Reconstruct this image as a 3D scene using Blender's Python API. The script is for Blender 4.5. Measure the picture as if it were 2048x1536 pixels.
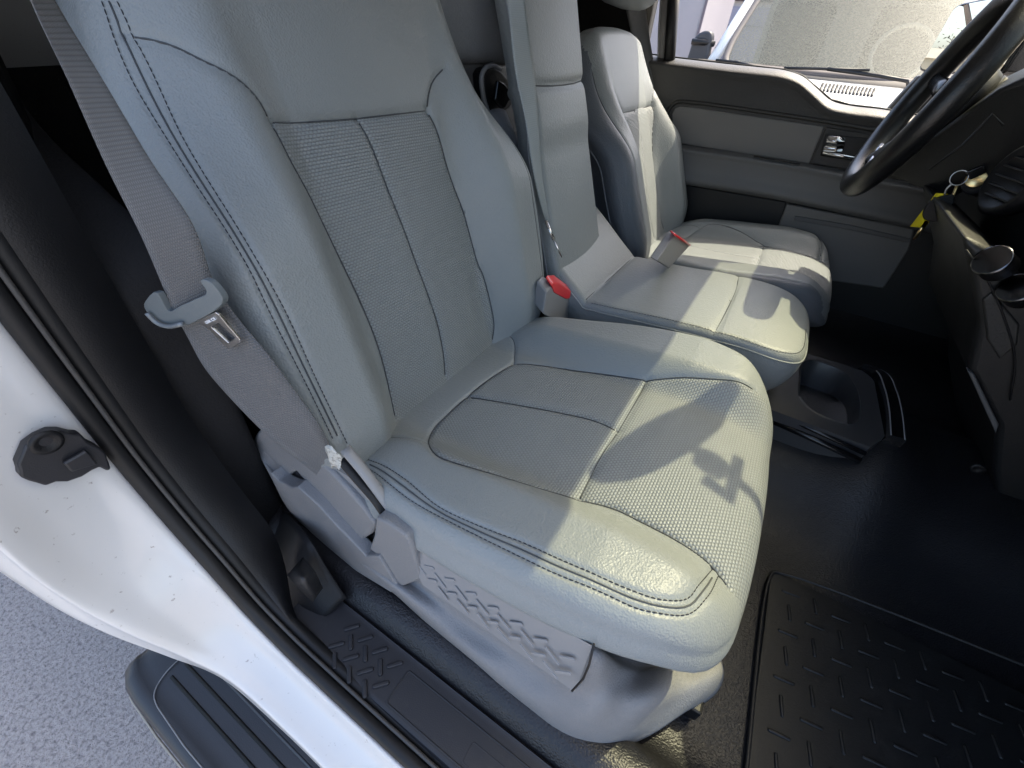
import bpy, bmesh, math, random
import numpy as np
from mathutils import Vector, Matrix
random.seed(7); rng = np.random.default_rng(7)
scene = bpy.context.scene
for o in list(bpy.data.objects): bpy.data.objects.remove(o)
# ------------------------------------------------------------------ camera
CAM = np.array([0.0, 0.0, 1.38]); PP = np.array([1024., 768.]); FPX = 853.77
VX = np.array([-950 - 1024., -95 - 768., FPX]); VY = np.array([1670 - 1024., 135 - 768., FPX])
RX = -VX / np.linalg.norm(VX); RY = VY / np.linalg.norm(VY)
RY = RY - RX * RX.dot(RY); RY /= np.linalg.norm(RY); RZ = np.cross(RX, RY)
RM = np.array([RX, RY, RZ])                      # world = RM @ (right, down, forward)
cam = bpy.data.cameras.new('camera'); camo = bpy.data.objects.new('camera', cam)
scene.collection.objects.link(camo); scene.camera = camo
cam.sensor_width = 36; cam.lens = 36 * FPX / 2048; cam.clip_start = 0.02; cam.clip_end = 500
cr, cu, cb = RM @ [1, 0, 0], RM @ [0, -1, 0], RM @ [0, 0, -1]
M4 = Matrix(((cr[0], cu[0], cb[0], CAM[0]), (cr[1], cu[1], cb[1], CAM[1]), (cr[2], cu[2], cb[2], CAM[2]), (0, 0, 0, 1)))
camo.matrix_world = M4
# ------------------------------------------------------------------ sky, sun, exposure
SUNV = np.array([0.37, 0.58, 1.0]); SUNV /= np.linalg.norm(SUNV)
w = bpy.data.worlds.new('World'); scene.world = w; w.use_nodes = True
nt = w.node_tree; bg = nt.nodes['Background']; sk = nt.nodes.new('ShaderNodeTexSky'); sk.sky_type = 'NISHITA'
sk.sun_disc = False; sk.sun_elevation = math.asin(SUNV[2]); sk.sun_rotation = math.atan2(SUNV[0], SUNV[1])
sk.air_density = 1.0; sk.dust_density = 4.0; sk.ozone_density = 0.6
nt.links.new(sk.outputs[0], bg.inputs[0]); bg.inputs[1].default_value = 0.15
sl = bpy.data.lights.new('sun', 'SUN'); sl.energy = 2.0; sl.angle = math.radians(0.5); sl.color = (1.0, 0.91, 0.70)
so = bpy.data.objects.new('sun', sl); scene.collection.objects.link(so)
so.rotation_euler = Vector(SUNV).to_track_quat('Z', 'Y').to_euler()
scene.view_settings.view_transform = 'Standard'; scene.view_settings.look = 'None'
scene.view_settings.exposure = 2.05; scene.view_settings.gamma = 1
scene.render.resolution_x = 1024; scene.render.resolution_y = 768
scene.render.engine = 'CYCLES'
try:
    scene.cycles.max_bounces = 8; scene.cycles.diffuse_bounces = 6; scene.cycles.transparent_max_bounces = 16
except Exception: pass

# ------------------------------------------------------------------ helpers
def ray(u, v):
    d = RM @ np.array([u - PP[0], v - PP[1], FPX]); return d / np.linalg.norm(d)
def at(u, v, **k):
    d = ray(u, v); a, c = list(k.items())[0]; i = 'xyz'.index(a)
    return CAM + (c - CAM[i]) / d[i] * d
def px(s): return [tuple(float(c) for c in q.split(',')) for q in s.split()]
def ss(e0, e1, x):
    t = np.clip((x - e0) / (e1 - e0), 0, 1); return t * t * (3 - 2 * t)
def nrm(v): v = np.asarray(v, float); return v / (np.linalg.norm(v) + 1e-12)
def catmull(P, n, closed=False):
    P = np.asarray(P, float); m = len(P); out = []
    segs = m if closed else m - 1
    for i in range(segs):
        if closed: p0, p1, p2, p3 = P[(i - 1) % m], P[i], P[(i + 1) % m], P[(i + 2) % m]
        else:
            p1, p2 = P[i], P[i + 1]; p0 = P[i - 1] if i > 0 else 2 * p1 - p2; p3 = P[i + 2] if i + 2 < m else 2 * p2 - p1
        # centripetal
        t0 = 0.; t1 = t0 + max(np.linalg.norm(p1 - p0), 1e-6) ** .5; t2 = t1 + max(np.linalg.norm(p2 - p1), 1e-6) ** .5
        t3 = t2 + max(np.linalg.norm(p3 - p2), 1e-6) ** .5
        for k in range(n):
            t = t1 + (t2 - t1) * k / n
            A1 = (t1 - t) / (t1 - t0) * p0 + (t - t0) / (t1 - t0) * p1
            A2 = (t2 - t) / (t2 - t1) * p1 + (t - t1) / (t2 - t1) * p2
            A3 = (t3 - t) / (t3 - t2) * p2 + (t - t2) / (t3 - t2) * p3
            B1 = (t2 - t) / (t2 - t0) * A1 + (t - t0) / (t2 - t0) * A2
            B2 = (t3 - t) / (t3 - t1) * A2 + (t - t1) / (t3 - t1) * A3
            out.append((t2 - t) / (t2 - t1) * B1 + (t - t1) / (t2 - t1) * B2)
    if not closed: out.append(P[-1])
    return np.array(out)
def resample(P, step, closed=False):
    P = np.asarray(P, float)
    if closed: P = np.vstack([P, P[:1]])
    s = np.concatenate([[0], np.cumsum(np.linalg.norm(np.diff(P, axis=0), axis=1))])
    n = max(2, int(round(s[-1] / step)) + 1); q = np.linspace(0, s[-1], n)
    R = np.stack([np.interp(q, s, P[:, i]) for i in range(P.shape[1])], 1)
    return R[:-1] if closed else R
def empty(name, loc, label=None, cat=None, group=None, kind=None):
    o = bpy.data.objects.new(name, None); scene.collection.objects.link(o); o.location = tuple(loc); o.empty_display_size = .05
    return tag(o, label, cat, group, kind)
def tag(o, label=None, cat=None, group=None, kind=None):
    for k, v in (('label', label), ('category', cat), ('group', group), ('kind', kind)):
        if v: o[k] = v
    return o
WORLD = {}
def wloc(o):
    v = Vector((0, 0, 0))
    while o is not None: v += o.location; o = o.parent
    return v
def obj(name, V, F, mat, parent=None, smooth=True, uv=None, bevel=0, seg=2, solid=0, soff=-1, split=None):
    """verts in world metres; the mesh is stored relative to the parent's location (no rotations are used on parents)"""
    off = wloc(parent) if parent else Vector((0, 0, 0))
    V = np.asarray(V, float) - np.array(off)
    org = V.mean(0) if not parent else np.zeros(3)
    me = bpy.data.meshes.new(name); me.from_pydata((V - org).tolist(), [], [list(map(int, f)) for f in F]); me.update()
    o = bpy.data.objects.new(name, me); scene.collection.objects.link(o); o.location = tuple(org)
    if parent: o.parent = parent
    if uv is not None:
        ul = me.uv_layers.new(name='UVMap'); uv = np.asarray(uv, float)
        li = np.empty(len(me.loops), int); me.loops.foreach_get('vertex_index', li)
        ul.data.foreach_set('uv', uv[li].ravel())
    bm = bmesh.new(); bm.from_mesh(me); bmesh.ops.remove_doubles(bm, verts=bm.verts, dist=1e-6); bmesh.ops.recalc_face_normals(bm, faces=bm.faces)
    bm.to_mesh(me); bm.free()
    if isinstance(mat, (list, tuple)):
        for m in mat: me.materials.append(m)
    else: me.materials.append(mat)
    if smooth: me.polygons.foreach_set('use_smooth', [True] * len(me.polygons))
    if solid:
        m = o.modifiers.new('solid', 'SOLIDIFY'); m.thickness = solid; m.offset = soff
    if bevel:
        m = o.modifiers.new('bevel', 'BEVEL'); m.width = bevel; m.segments = seg; m.limit_method = 'ANGLE'; m.angle_limit = math.radians(35)
        m.harden_normals = False
    if smooth and (bevel or split):
        m = o.modifiers.new('norm', 'WEIGHTED_NORMAL'); m.keep_sharp = True
        try: me.set_sharp_from_angle(angle=math.radians(split or 50))
        except Exception: pass
    return o
def box(c, s, rot=None):
    c = np.asarray(c, float); s = np.asarray(s, float) / 2
    V = np.array([[x, y, z] for x in (-1, 1) for y in (-1, 1) for z in (-1, 1)]) * s
    if rot is not None: V = V @ np.asarray(rot).T
    return V + c, [[0, 1, 3, 2], [4, 6, 7, 5], [0, 4, 5, 1], [2, 3, 7, 6], [0, 2, 6, 4], [1, 5, 7, 3]]
def merge(*L):
    V = []; F = []; n = 0
    for v, f in L:
        V.append(np.asarray(v, float)); F += [[i + n for i in q] for q in f]; n += len(v)
    return np.vstack(V), F
def prism(P, d):
    """polygon of 3d points extruded by vector d"""
    P = np.asarray(P, float); n = len(P); V = np.vstack([P, P + np.asarray(d, float)])
    return V, [list(range(n))[::-1], list(range(n, 2 * n))] + [[i, (i + 1) % n, n + (i + 1) % n, n + i] for i in range(n)]
def tube(P, r, n=10, closed=False, cap=True, flat=1.0, up=None):
    P = np.asarray(P, float); m = len(P); r = np.full(m, r) if np.isscalar(r) else np.asarray(r)
    T = np.array([nrm(P[(i + 1) % m] - P[i - 1]) if closed else nrm(P[min(i + 1, m - 1)] - P[max(i - 1, 0)]) for i in range(m)])
    u = nrm(np.cross(T[0], up if up is not None else ([0, 0, 1] if abs(T[0][2]) < .9 else [0, 1, 0])))
    V = []
    for i in range(m):
        if up is not None: u = nrm(np.cross(T[i], up))
        else: u = nrm(u - T[i] * u.dot(T[i]))
        w_ = np.cross(T[i], u)
        for k in range(n):
            a = 2 * math.pi * k / n; V.append(P[i] + r[i] * (math.cos(a) * u + flat * math.sin(a) * w_))
    F = []
    for i in range(m if closed else m - 1):
        for k in range(n):
            j = (i + 1) % m; F.append([i * n + k, i * n + (k + 1) % n, j * n + (k + 1) % n, j * n + k])
    if cap and not closed: F += [list(range(n))[::-1], list(range((m - 1) * n, m * n))]
    return np.array(V), F
def lathe(c, ax, prof, n=32):
    """prof: list of (radius, distance along ax)"""
    ax = nrm(ax); u = nrm(np.cross(ax, [0.3, 1, .2])); w_ = np.cross(ax, u); V = []
    for r, h in prof:
        for k in range(n):
            a = 2 * math.pi * k / n; V.append(np.asarray(c) + ax * h + r * (math.cos(a) * u + math.sin(a) * w_))
    F = [[i * n + k, i * n + (k + 1) % n, (i + 1) * n + (k + 1) % n, (i + 1) * n + k] for i in range(len(prof) - 1) for k in range(n)]
    F += [list(range(n))[::-1], list(range((len(prof) - 1) * n, len(prof) * n))]
    return np.array(V), F
def grid_faces(n, m, closed_m=False):
    return [[i * m + j, i * m + (j + 1) % m, (i + 1) * m + (j + 1) % m, (i + 1) * m + j] for i in range(n - 1) for j in range(m if closed_m else m - 1)]
def patch(rows, nu=6, nv=6):
    """rows: stations of 3d points -> smooth bicubic sheet"""
    R = [catmull(r, nv) for r in rows]; R = np.array(R)
    C = np.array([catmull(R[:, j], nu) for j in range(R.shape[1])])      # cols x stations
    V = C.transpose(1, 0, 2); n, m = V.shape[:2]
    return V.reshape(-1, 3), grid_faces(n, m), (n, m)
def extr(prof, axis_pts):
    """sweep a fixed yz/xz profile (list of 3d offsets) through a list of 3d points"""
    prof = np.asarray(prof, float); V = np.vstack([prof + np.asarray(p) for p in axis_pts])
    return V, grid_faces(len(axis_pts), len(prof))
def ribbon(L, R, nsub=8, thick=.0012):
    L = catmull(L, nsub); R = catmull(R, nsub); n = len(L); k = 7
    V = []; UV = []; s = 0
    for i in range(n):
        if i: s += np.linalg.norm((L[i] + R[i] - L[i - 1] - R[i - 1]) / 2)
        for j in range(k):
            t = j / (k - 1); V.append(L[i] * (1 - t) + R[i] * t); UV.append((t * .047, s))
    return np.array(V), grid_faces(n, k), np.array(UV)

# ------------------------------------------------------------------ materials
def mat(name, col, rough=.6, bump=None, spec=.5, metal=0, trans=0, emit=None, coat=0, vary=.08, vscale=9, sheen=0, dirt=None):
    m = bpy.data.materials.new(name); m.use_nodes = True; t = m.node_tree; b = t.nodes['Principled BSDF']; N = t.nodes; L = t.links
    b.inputs['Roughness'].default_value = rough; b.inputs['Metallic'].default_value = metal
    b.inputs['Specular IOR Level'].default_value = spec; b.inputs['Coat Weight'].default_value = coat
    b.inputs['Transmission Weight'].default_value = trans
    if sheen: b.inputs['Sheen Weight'].default_value = sheen
    tc = N.new('ShaderNodeTexCoord'); co = tc.outputs['Object']
    if emit: b.inputs['Emission Color'].default_value = (*emit[:3], 1); b.inputs['Emission Strength'].default_value = emit[3]
    n1 = N.new('ShaderNodeTexNoise'); n1.inputs['Scale'].default_value = vscale; n1.inputs['Detail'].default_value = 5; L.new(co, n1.inputs[0])
    mx = N.new('ShaderNodeMix'); mx.data_type = 'RGBA'; mx.inputs[6].default_value = tuple(c * (1 - vary) for c in col) + (1,)
    mx.inputs[7].default_value = tuple(min(1, c * (1 + vary)) for c in col) + (1,); L.new(n1.outputs[0], mx.inputs[0]); out = mx.outputs[2]
    if dirt:
        dc, scale, lo, hi, amt = dirt
        n2 = N.new('ShaderNodeTexNoise'); n2.inputs['Scale'].default_value = scale; n2.inputs['Detail'].default_value = 8; n2.inputs['Roughness'].default_value = .65; L.new(co, n2.inputs[0])
        mr = N.new('ShaderNodeMapRange'); mr.inputs[1].default_value = lo; mr.inputs[2].default_value = hi; mr.inputs[4].default_value = amt; L.new(n2.outputs[0], mr.inputs[0])
        m2 = N.new('ShaderNodeMix'); m2.data_type = 'RGBA'; L.new(mr.outputs[0], m2.inputs[0]); L.new(out, m2.inputs[6]); m2.inputs[7].default_value = (*dc, 1); out = m2.outputs[2]
    L.new(out, b.inputs['Base Color'])
    mr = N.new('ShaderNodeMapRange'); mr.inputs[3].default_value = rough * .88; mr.inputs[4].default_value = min(1, rough * 1.12); L.new(n1.outputs[0], mr.inputs[0]); L.new(mr.outputs[0], b.inputs['Roughness'])
    def bumpn(h, dist, strength=1, prev=None):
        bn = N.new('ShaderNodeBump'); bn.inputs['Distance'].default_value = dist; bn.inputs['Strength'].default_value = strength; L.new(h, bn.inputs['Height'])
        if prev: L.new(prev, bn.inputs['Normal'])
        return bn.outputs[0]
    def tex(kind, scale, **k):
        n = N.new(kind); n.inputs['Scale'].default_value = scale; L.new(co, n.inputs[0])
        for a, v in k.items(): n.inputs[a].default_value = v
        return n.outputs[0]
    def math_(op, a, b_=None):
        n = N.new('ShaderNodeMath'); n.operation = op
        for i, q in enumerate((a, b_)):
            if q is None: continue
            if isinstance(q, (int, float)): n.inputs[i].default_value = q
            else: L.new(q, n.inputs[i])
        return n.outputs[0]
    nrmo = None
    if bump:
        for kind, sc, dist in bump:
            if kind == 'leather':
                vo = N.new('ShaderNodeTexVoronoi'); vo.feature = 'SMOOTH_F1'; vo.inputs['Scale'].default_value = sc; L.new(co, vo.inputs[0])
                nz = tex('ShaderNodeTexNoise', sc * .35, Detail=4)
                nrmo = bumpn(math_('ADD', vo.outputs[0], math_('MULTIPLY', nz, 1.0)), dist, 1, nrmo)
            elif kind == 'noise': nrmo = bumpn(tex('ShaderNodeTexNoise', sc, Detail=6, Roughness=.6), dist, 1, nrmo)
            elif kind in ('weave', 'web'):
                sp = N.new('ShaderNodeSeparateXYZ'); L.new(tc.outputs['UV'], sp.inputs[0]); U, V_ = sp.outputs[0], sp.outputs[1]
                if kind == 'web': p, q = .0022, .0030
                else: p, q = .0054, .0040
                row = math_('DIVIDE', V_, q); fr = math_('FLOOR', row); odd = math_('MULTIPLY', math_('MODULO', math_('ABSOLUTE', fr), 2.0), .5)
                uu = math_('ADD', math_('DIVIDE', U, p), odd)
                s1 = math_('ABSOLUTE', math_('SINE', math_('MULTIPLY', uu, math.pi))); s2 = math_('ABSOLUTE', math_('SINE', math_('MULTIPLY', row, math.pi)))
                hh = math_('POWER', math_('MULTIPLY', s1, s2), .38 if kind == 'weave' else .6)
                nrmo = bumpn(hh, dist, 1, nrmo)
                if sc:      # shade of the relief painted in: grooves take a darker colour
                    m3 = N.new('ShaderNodeMix'); m3.data_type = 'RGBA'; L.new(hh, m3.inputs[0]); m3.inputs[6].default_value = tuple(c * sc for c in col) + (1,); L.new(out, m3.inputs[7]); out = m3.outputs[2]; L.new(out, b.inputs['Base Color'])
        L.new(nrmo, b.inputs['Normal'])
    return m
GREY = (.208, .225, .226)
M = dict(
 leather=mat('grey_leather', GREY, .44, [('noise', 7, .0005), ('noise', 55, .00022), ('leather', 480, .0006)], spec=.42, vary=.05),
 leather_side=mat('grey_leather_side', (.19, .20, .205), .45, [('noise', 10, .001), ('leather', 450, .0009)], spec=.4, vary=.05),
 leather_shaded=mat('shaded_grey_leather', (.10, .11, .125), .45, [('leather', 480, .0006)], spec=.35, vary=.05),  # grey leather with shade put into its colour, for the driver seat's inboard side
 leather_dk=mat('slate_leather', (.19, .20, .215), .45, [('leather', 420, .0010)], spec=.4, vary=.05),
 weave=mat('woven_insert', (.242, .262, .264), .45, [('noise', 10, .001), ('weave', .52, .0012)], spec=.4, vary=.05),
 plastic=mat('grey_plastic', (.195, .196, .20), .52, [('noise', 420, .0014)], spec=.4, vary=.05),
 plastic_sm=mat('smooth_grey_plastic', (.205, .207, .212), .42, [('noise', 300, .00015)], vary=.04),
 black=mat('black_plastic', (.006, .006, .007), .45, [('noise', 500, .0004)], spec=.35),
 blackgloss=mat('gloss_black', (.006, .006, .007), .22, None, spec=.5),
 rubber=mat('black_rubber', (.006, .006, .0065), .55, None, spec=.4),
 sill=mat('sill_plastic', (.014, .014, .017), .5, [('noise', 700, .0002)], spec=.5, dirt=((.04, .038, .036), 60, .58, .72, .4)),
 trim=mat('charcoal_trim', (.013, .0128, .0135), .75, [('noise', 260, .0012)], spec=.2, vary=.2, vscale=40),
 vinyl=mat('vinyl_floor', (.010, .010, .012), .44, [('leather', 430, .0008)], spec=.5, vary=.15, dirt=((.03, .028, .026), 35, .55, .75, .5)),
 mat_=mat('mat_rubber', (.008, .008, .0085), .5, [('noise', 300, .0003)], spec=.45, dirt=((.03, .028, .026), 30, .55, .75, .45)),
 paint=mat('white_paint', (.56, .55, .535), .3, None, spec=.5, coat=.5, vary=.03, dirt=((.20, .17, .15), 120, .64, .69, .7)),
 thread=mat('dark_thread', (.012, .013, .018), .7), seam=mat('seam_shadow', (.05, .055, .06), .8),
 belt=mat('charcoal_webbing', (.088, .09, .092), .6, [('web', .6, .0005)], vary=.15, vscale=30, sheen=.2, dirt=((.16, .15, .14), 30, .55, .78, .3)),
 belt2=mat('grey_webbing', (.25, .28, .285), .6, [('web', .8, .0003)], vary=.1),
 chrome=mat('chrome', (.75, .75, .77), .12, None, metal=1), steel=mat('steel', (.5, .5, .51), .28, [('noise', 200, .0002)], metal=1),
 red=mat('red_plastic', (.62, .02, .025), .3, None), paper=mat('white_paper', (.6, .6, .56), .8, [('noise', 80, .002)]),
 yellow=mat('yellow_tag', (.75, .62, .02), .5), brass=mat('brass', (.72, .56, .28), .3, None, metal=1),
 carpet=mat('dark_carpet', (.003, .003, .0035), .95, [('noise', 300, .003)], vary=.4, vscale=120),
 doorgrey=mat('door_cloth_grey', (.14, .136, .132), .65, [('noise', 400, .0005)]), doordark=mat('door_dark', (.020, .019, .018), .48, [('noise', 260, .0014)], vary=.1),
 doormid=mat('door_mid_grey', (.085, .085, .087), .5, [('noise', 420, .0006)]),
)
# ------------------------------------------------------------------ padded seat pieces (height field over an outline, rolled edges, seams pressed in)
def seg_dist(Q, P, closed=False):
    P = np.asarray(P); A = P if closed else P[:-1]; Bq = np.roll(P, -1, 0) if closed else P[1:]
    Q = np.asarray(Q); best = np.full(len(Q), 1e9); near = np.zeros_like(Q)
    for a, b in zip(A, Bq):
        ab = b - a; t = np.clip(((Q - a) @ ab) / (ab @ ab + 1e-12), 0, 1); c = a + t[:, None] * ab; d = np.linalg.norm(Q - c, axis=1)
        k = d < best; best[k] = d[k]; near[k] = c[k]
    return best, near
def inside(Q, P):
    x, y = Q[:, 0], Q[:, 1]; r = np.zeros(len(Q), bool); P = np.asarray(P); j = len(P) - 1
    for i in range(len(P)):
        xi, yi = P[i]; xj, yj = P[j]
        c = ((yi > y) != (yj > y)) & (x < (xj - xi) * (y - yi) / (yj - yi + 1e-15) + xi); r ^= c; j = i
    return r
class Pad:
    def __init__(s, O, A, B, N, outline, h, r=.035, mirror=False):
        s.O, s.A, s.B, s.N = [np.asarray(q, float) for q in (O, A, B, N)]; s.h0 = h; s.r = r
        s.out = resample(catmull(outline, 8, True), .02, True); s.seams = []; s.mir = mirror
    def top(s, q, groove=True):
        q = np.atleast_2d(q); d, _ = seg_dist(q, s.out, True); ins = inside(q, s.out); rr = s.r
        dd = np.clip(d, 0, rr); drop = rr - np.sqrt(np.maximum(rr * rr - (rr - dd) ** 2, 0))
        z = s.h0(q[:, 0], q[:, 1]) - np.where(ins, drop, rr)
        if groove:
            for P, dep, wid in s.seams:
                e, _ = seg_dist(q, P); z = z - dep * np.exp(-(e / wid) ** 2) - dep * .35 * np.exp(-(e / (wid * 3.5)) ** 2)
        return z, ins
    def W(s, q, z):
        q = np.atleast_2d(q); return s.O + q[:, :1] * s.A + q[:, 1:2] * s.B + np.asarray(z)[:, None] * s.N
    def hit(s, pts):
        out = []
        for u, v in pts:
            d = ray(u, v); t = np.linspace(.3, 3, 1500); P = CAM + t[:, None] * d - s.O
            q = np.stack([P @ s.A, P @ s.B], 1); n = P @ s.N; z, ins = s.top(q, False)
            k = np.where((n < z) & ins)[0]
            if len(k): out.append(q[k[0]])
        return np.array(out)
    def seam(s, pts, dep=.003, wid=.0035, raw=False, n=6):
        P = np.asarray(pts, float) if raw else s.hit(pts); P = resample(catmull(P, n), .006)
        s.seams.append((P, dep, wid)); return P
    def line3(s, P, lift=.0): z, _ = s.top(P); return s.W(P, z + lift)
    def build(s, classes, names, mats, parent, spokes=420, rings=110, wall=None, med=None, wsteps=16, parents=None):
        """wall: function t(0..1) -> (outward, down) ; med: medial segment"""
        o = resample(s.out, np.linalg.norm(np.diff(np.vstack([s.out, s.out[:1]]), axis=0), axis=1).sum() / spokes, True); m = len(o)
        a, b = [np.asarray(q, float) for q in med]; ab = b - a; t = np.clip(((o - a) @ ab) / (ab @ ab), 0, 1); cen = a + t[:, None] * ab
        T = np.roll(o, -1, 0) - np.roll(o, 1, 0); nout = np.stack([T[:, 1], -T[:, 0]], 1); nout /= np.linalg.norm(nout, axis=1)[:, None]
        if np.mean(np.sum(nout * (o - cen), 1)) < 0: nout = -nout
        Q = []; V = []; isw = []
        zt, _ = s.top(o * .9999 + cen * .0001, True)
        for k in range(wsteps, 0, -1):
            ow, dn = wall(k / wsteps, o); q = o + nout * np.asarray(ow).reshape(-1, 1); V.append(s.W(q, zt - dn)); Q.append(o + nout * .0005 + nout * (.4 * k / wsteps)); isw += [True] * m
        tt = np.linspace(0, 1, rings) ** 1.25; tt[-1] = 1.0
        for k in tt:
            q = o * (1 - k) + cen * k; z, _ = s.top(q); V.append(s.W(q, z)); Q.append(q); isw += [False] * m
        V = np.vstack(V); Q = np.vstack(Q); F = np.array(grid_faces(wsteps + rings, m, True))
        dz = np.array(s.W(cen, s.top(cen)[0])).mean(0)
        # snap the vertices next to class borders onto the border
        for poly in classes:
            P = np.vstack([poly, poly[:1]]); e, near = seg_dist(Q, P); k = (e < .0016) & ~np.array(isw)
            z, _ = s.top(near[k]) if k.any() else (np.array([]), None)
            if k.any(): V[k] = s.W(near[k], z)
        cF = Q[F].mean(1); cls = np.zeros(len(F), int)
        for i, poly in enumerate(classes): cls[inside(cF, poly)] = i + 1
        capi = np.arange((wsteps + rings - 1) * m, (wsteps + rings) * m)
        objs = []
        for i, nm in enumerate(names):
            f = F[cls == i]
            if not len(f): continue
            u = np.unique(f); mp = -np.ones(len(V), int); mp[u] = np.arange(len(u)); ff = [list(q) for q in mp[f]]
            ob = obj(nm, V[u], ff, mats[i], (parents[i] if parents and parents[i] else (objs[0] if i and objs else parent)), True, uv=Q[u])
            objs.append(ob)
        # close the underside/back
        return objs
    capclass = 0
def stitches(L3, N3, length=.0048, gap=.0012, r=.00055):
    P = resample(L3, (length + gap) / 2); parts = []
    for i in range(0, len(P) - 1, 2):
        a, b = P[i], P[i + 1]; d = nrm(b - a); b = a + d * length; mid = (a + b) / 2 + N3 * r * .9
        parts.append(tube([a - N3 * r * .3, a * .7 + b * .3 + N3 * r * .7, mid, a * .3 + b * .7 + N3 * r * .7, b - N3 * r * .3], [r * .5, r, r, r, r * .5], 5))
    return merge(*parts)

TH = math.radians(16)
def h_back(a, b):
    a = np.abs(a)
    return .010 + .067 * ss(.13, .215, a) * ss(.62, .30, b) * ss(-.12, .10, b) - .065 * ss(.17, .29, a) * ss(.30, .52, b) - .10 * np.maximum(b - .55, 0) ** 2 * 6 + .004 * np.cos(a / .13 * 1.5) * (a < .13)
def h_cush(a, b):
    a = np.abs(a)
    return .925 + .12 * np.minimum(b + .02, 0) - 2.0 * np.maximum(b - .03, 0) ** 2 + .042 * ss(.13, .205, a) * ss(.18, .05, b) * ss(-.45, -.3, b) + .004 * np.cos(np.clip(a / .13, 0, 1) * math.pi / 2)
def half(pts): return [(a, b) for a, b in pts] + [(-a, b) for a, b in pts[::-1]]
CUSH_OUT = [(-.262, -.44), (-.272, -.38), (-.290, -.25), (-.293, -.1), (-.285, 0), (-.268, .06), (-.235, .11), (-.19, .137), (-.12, .15), (0, .153), (.12, .15),
            (.22, .138), (.275, .10), (.308, .03), (.316, -.06), (.305, -.16), (.28, -.25), (.262, -.33), (.25, -.44)]
BACK_OUT = half([(-.20, -.035), (-.262, -.01), (-.290, .06), (-.303, .15), (-.306, .22), (-.302, .30), (-.292, .40), (-.278, .48), (-.258, .56), (-.222, .625), (-.15, .66), (-.05, .668)])

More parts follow.
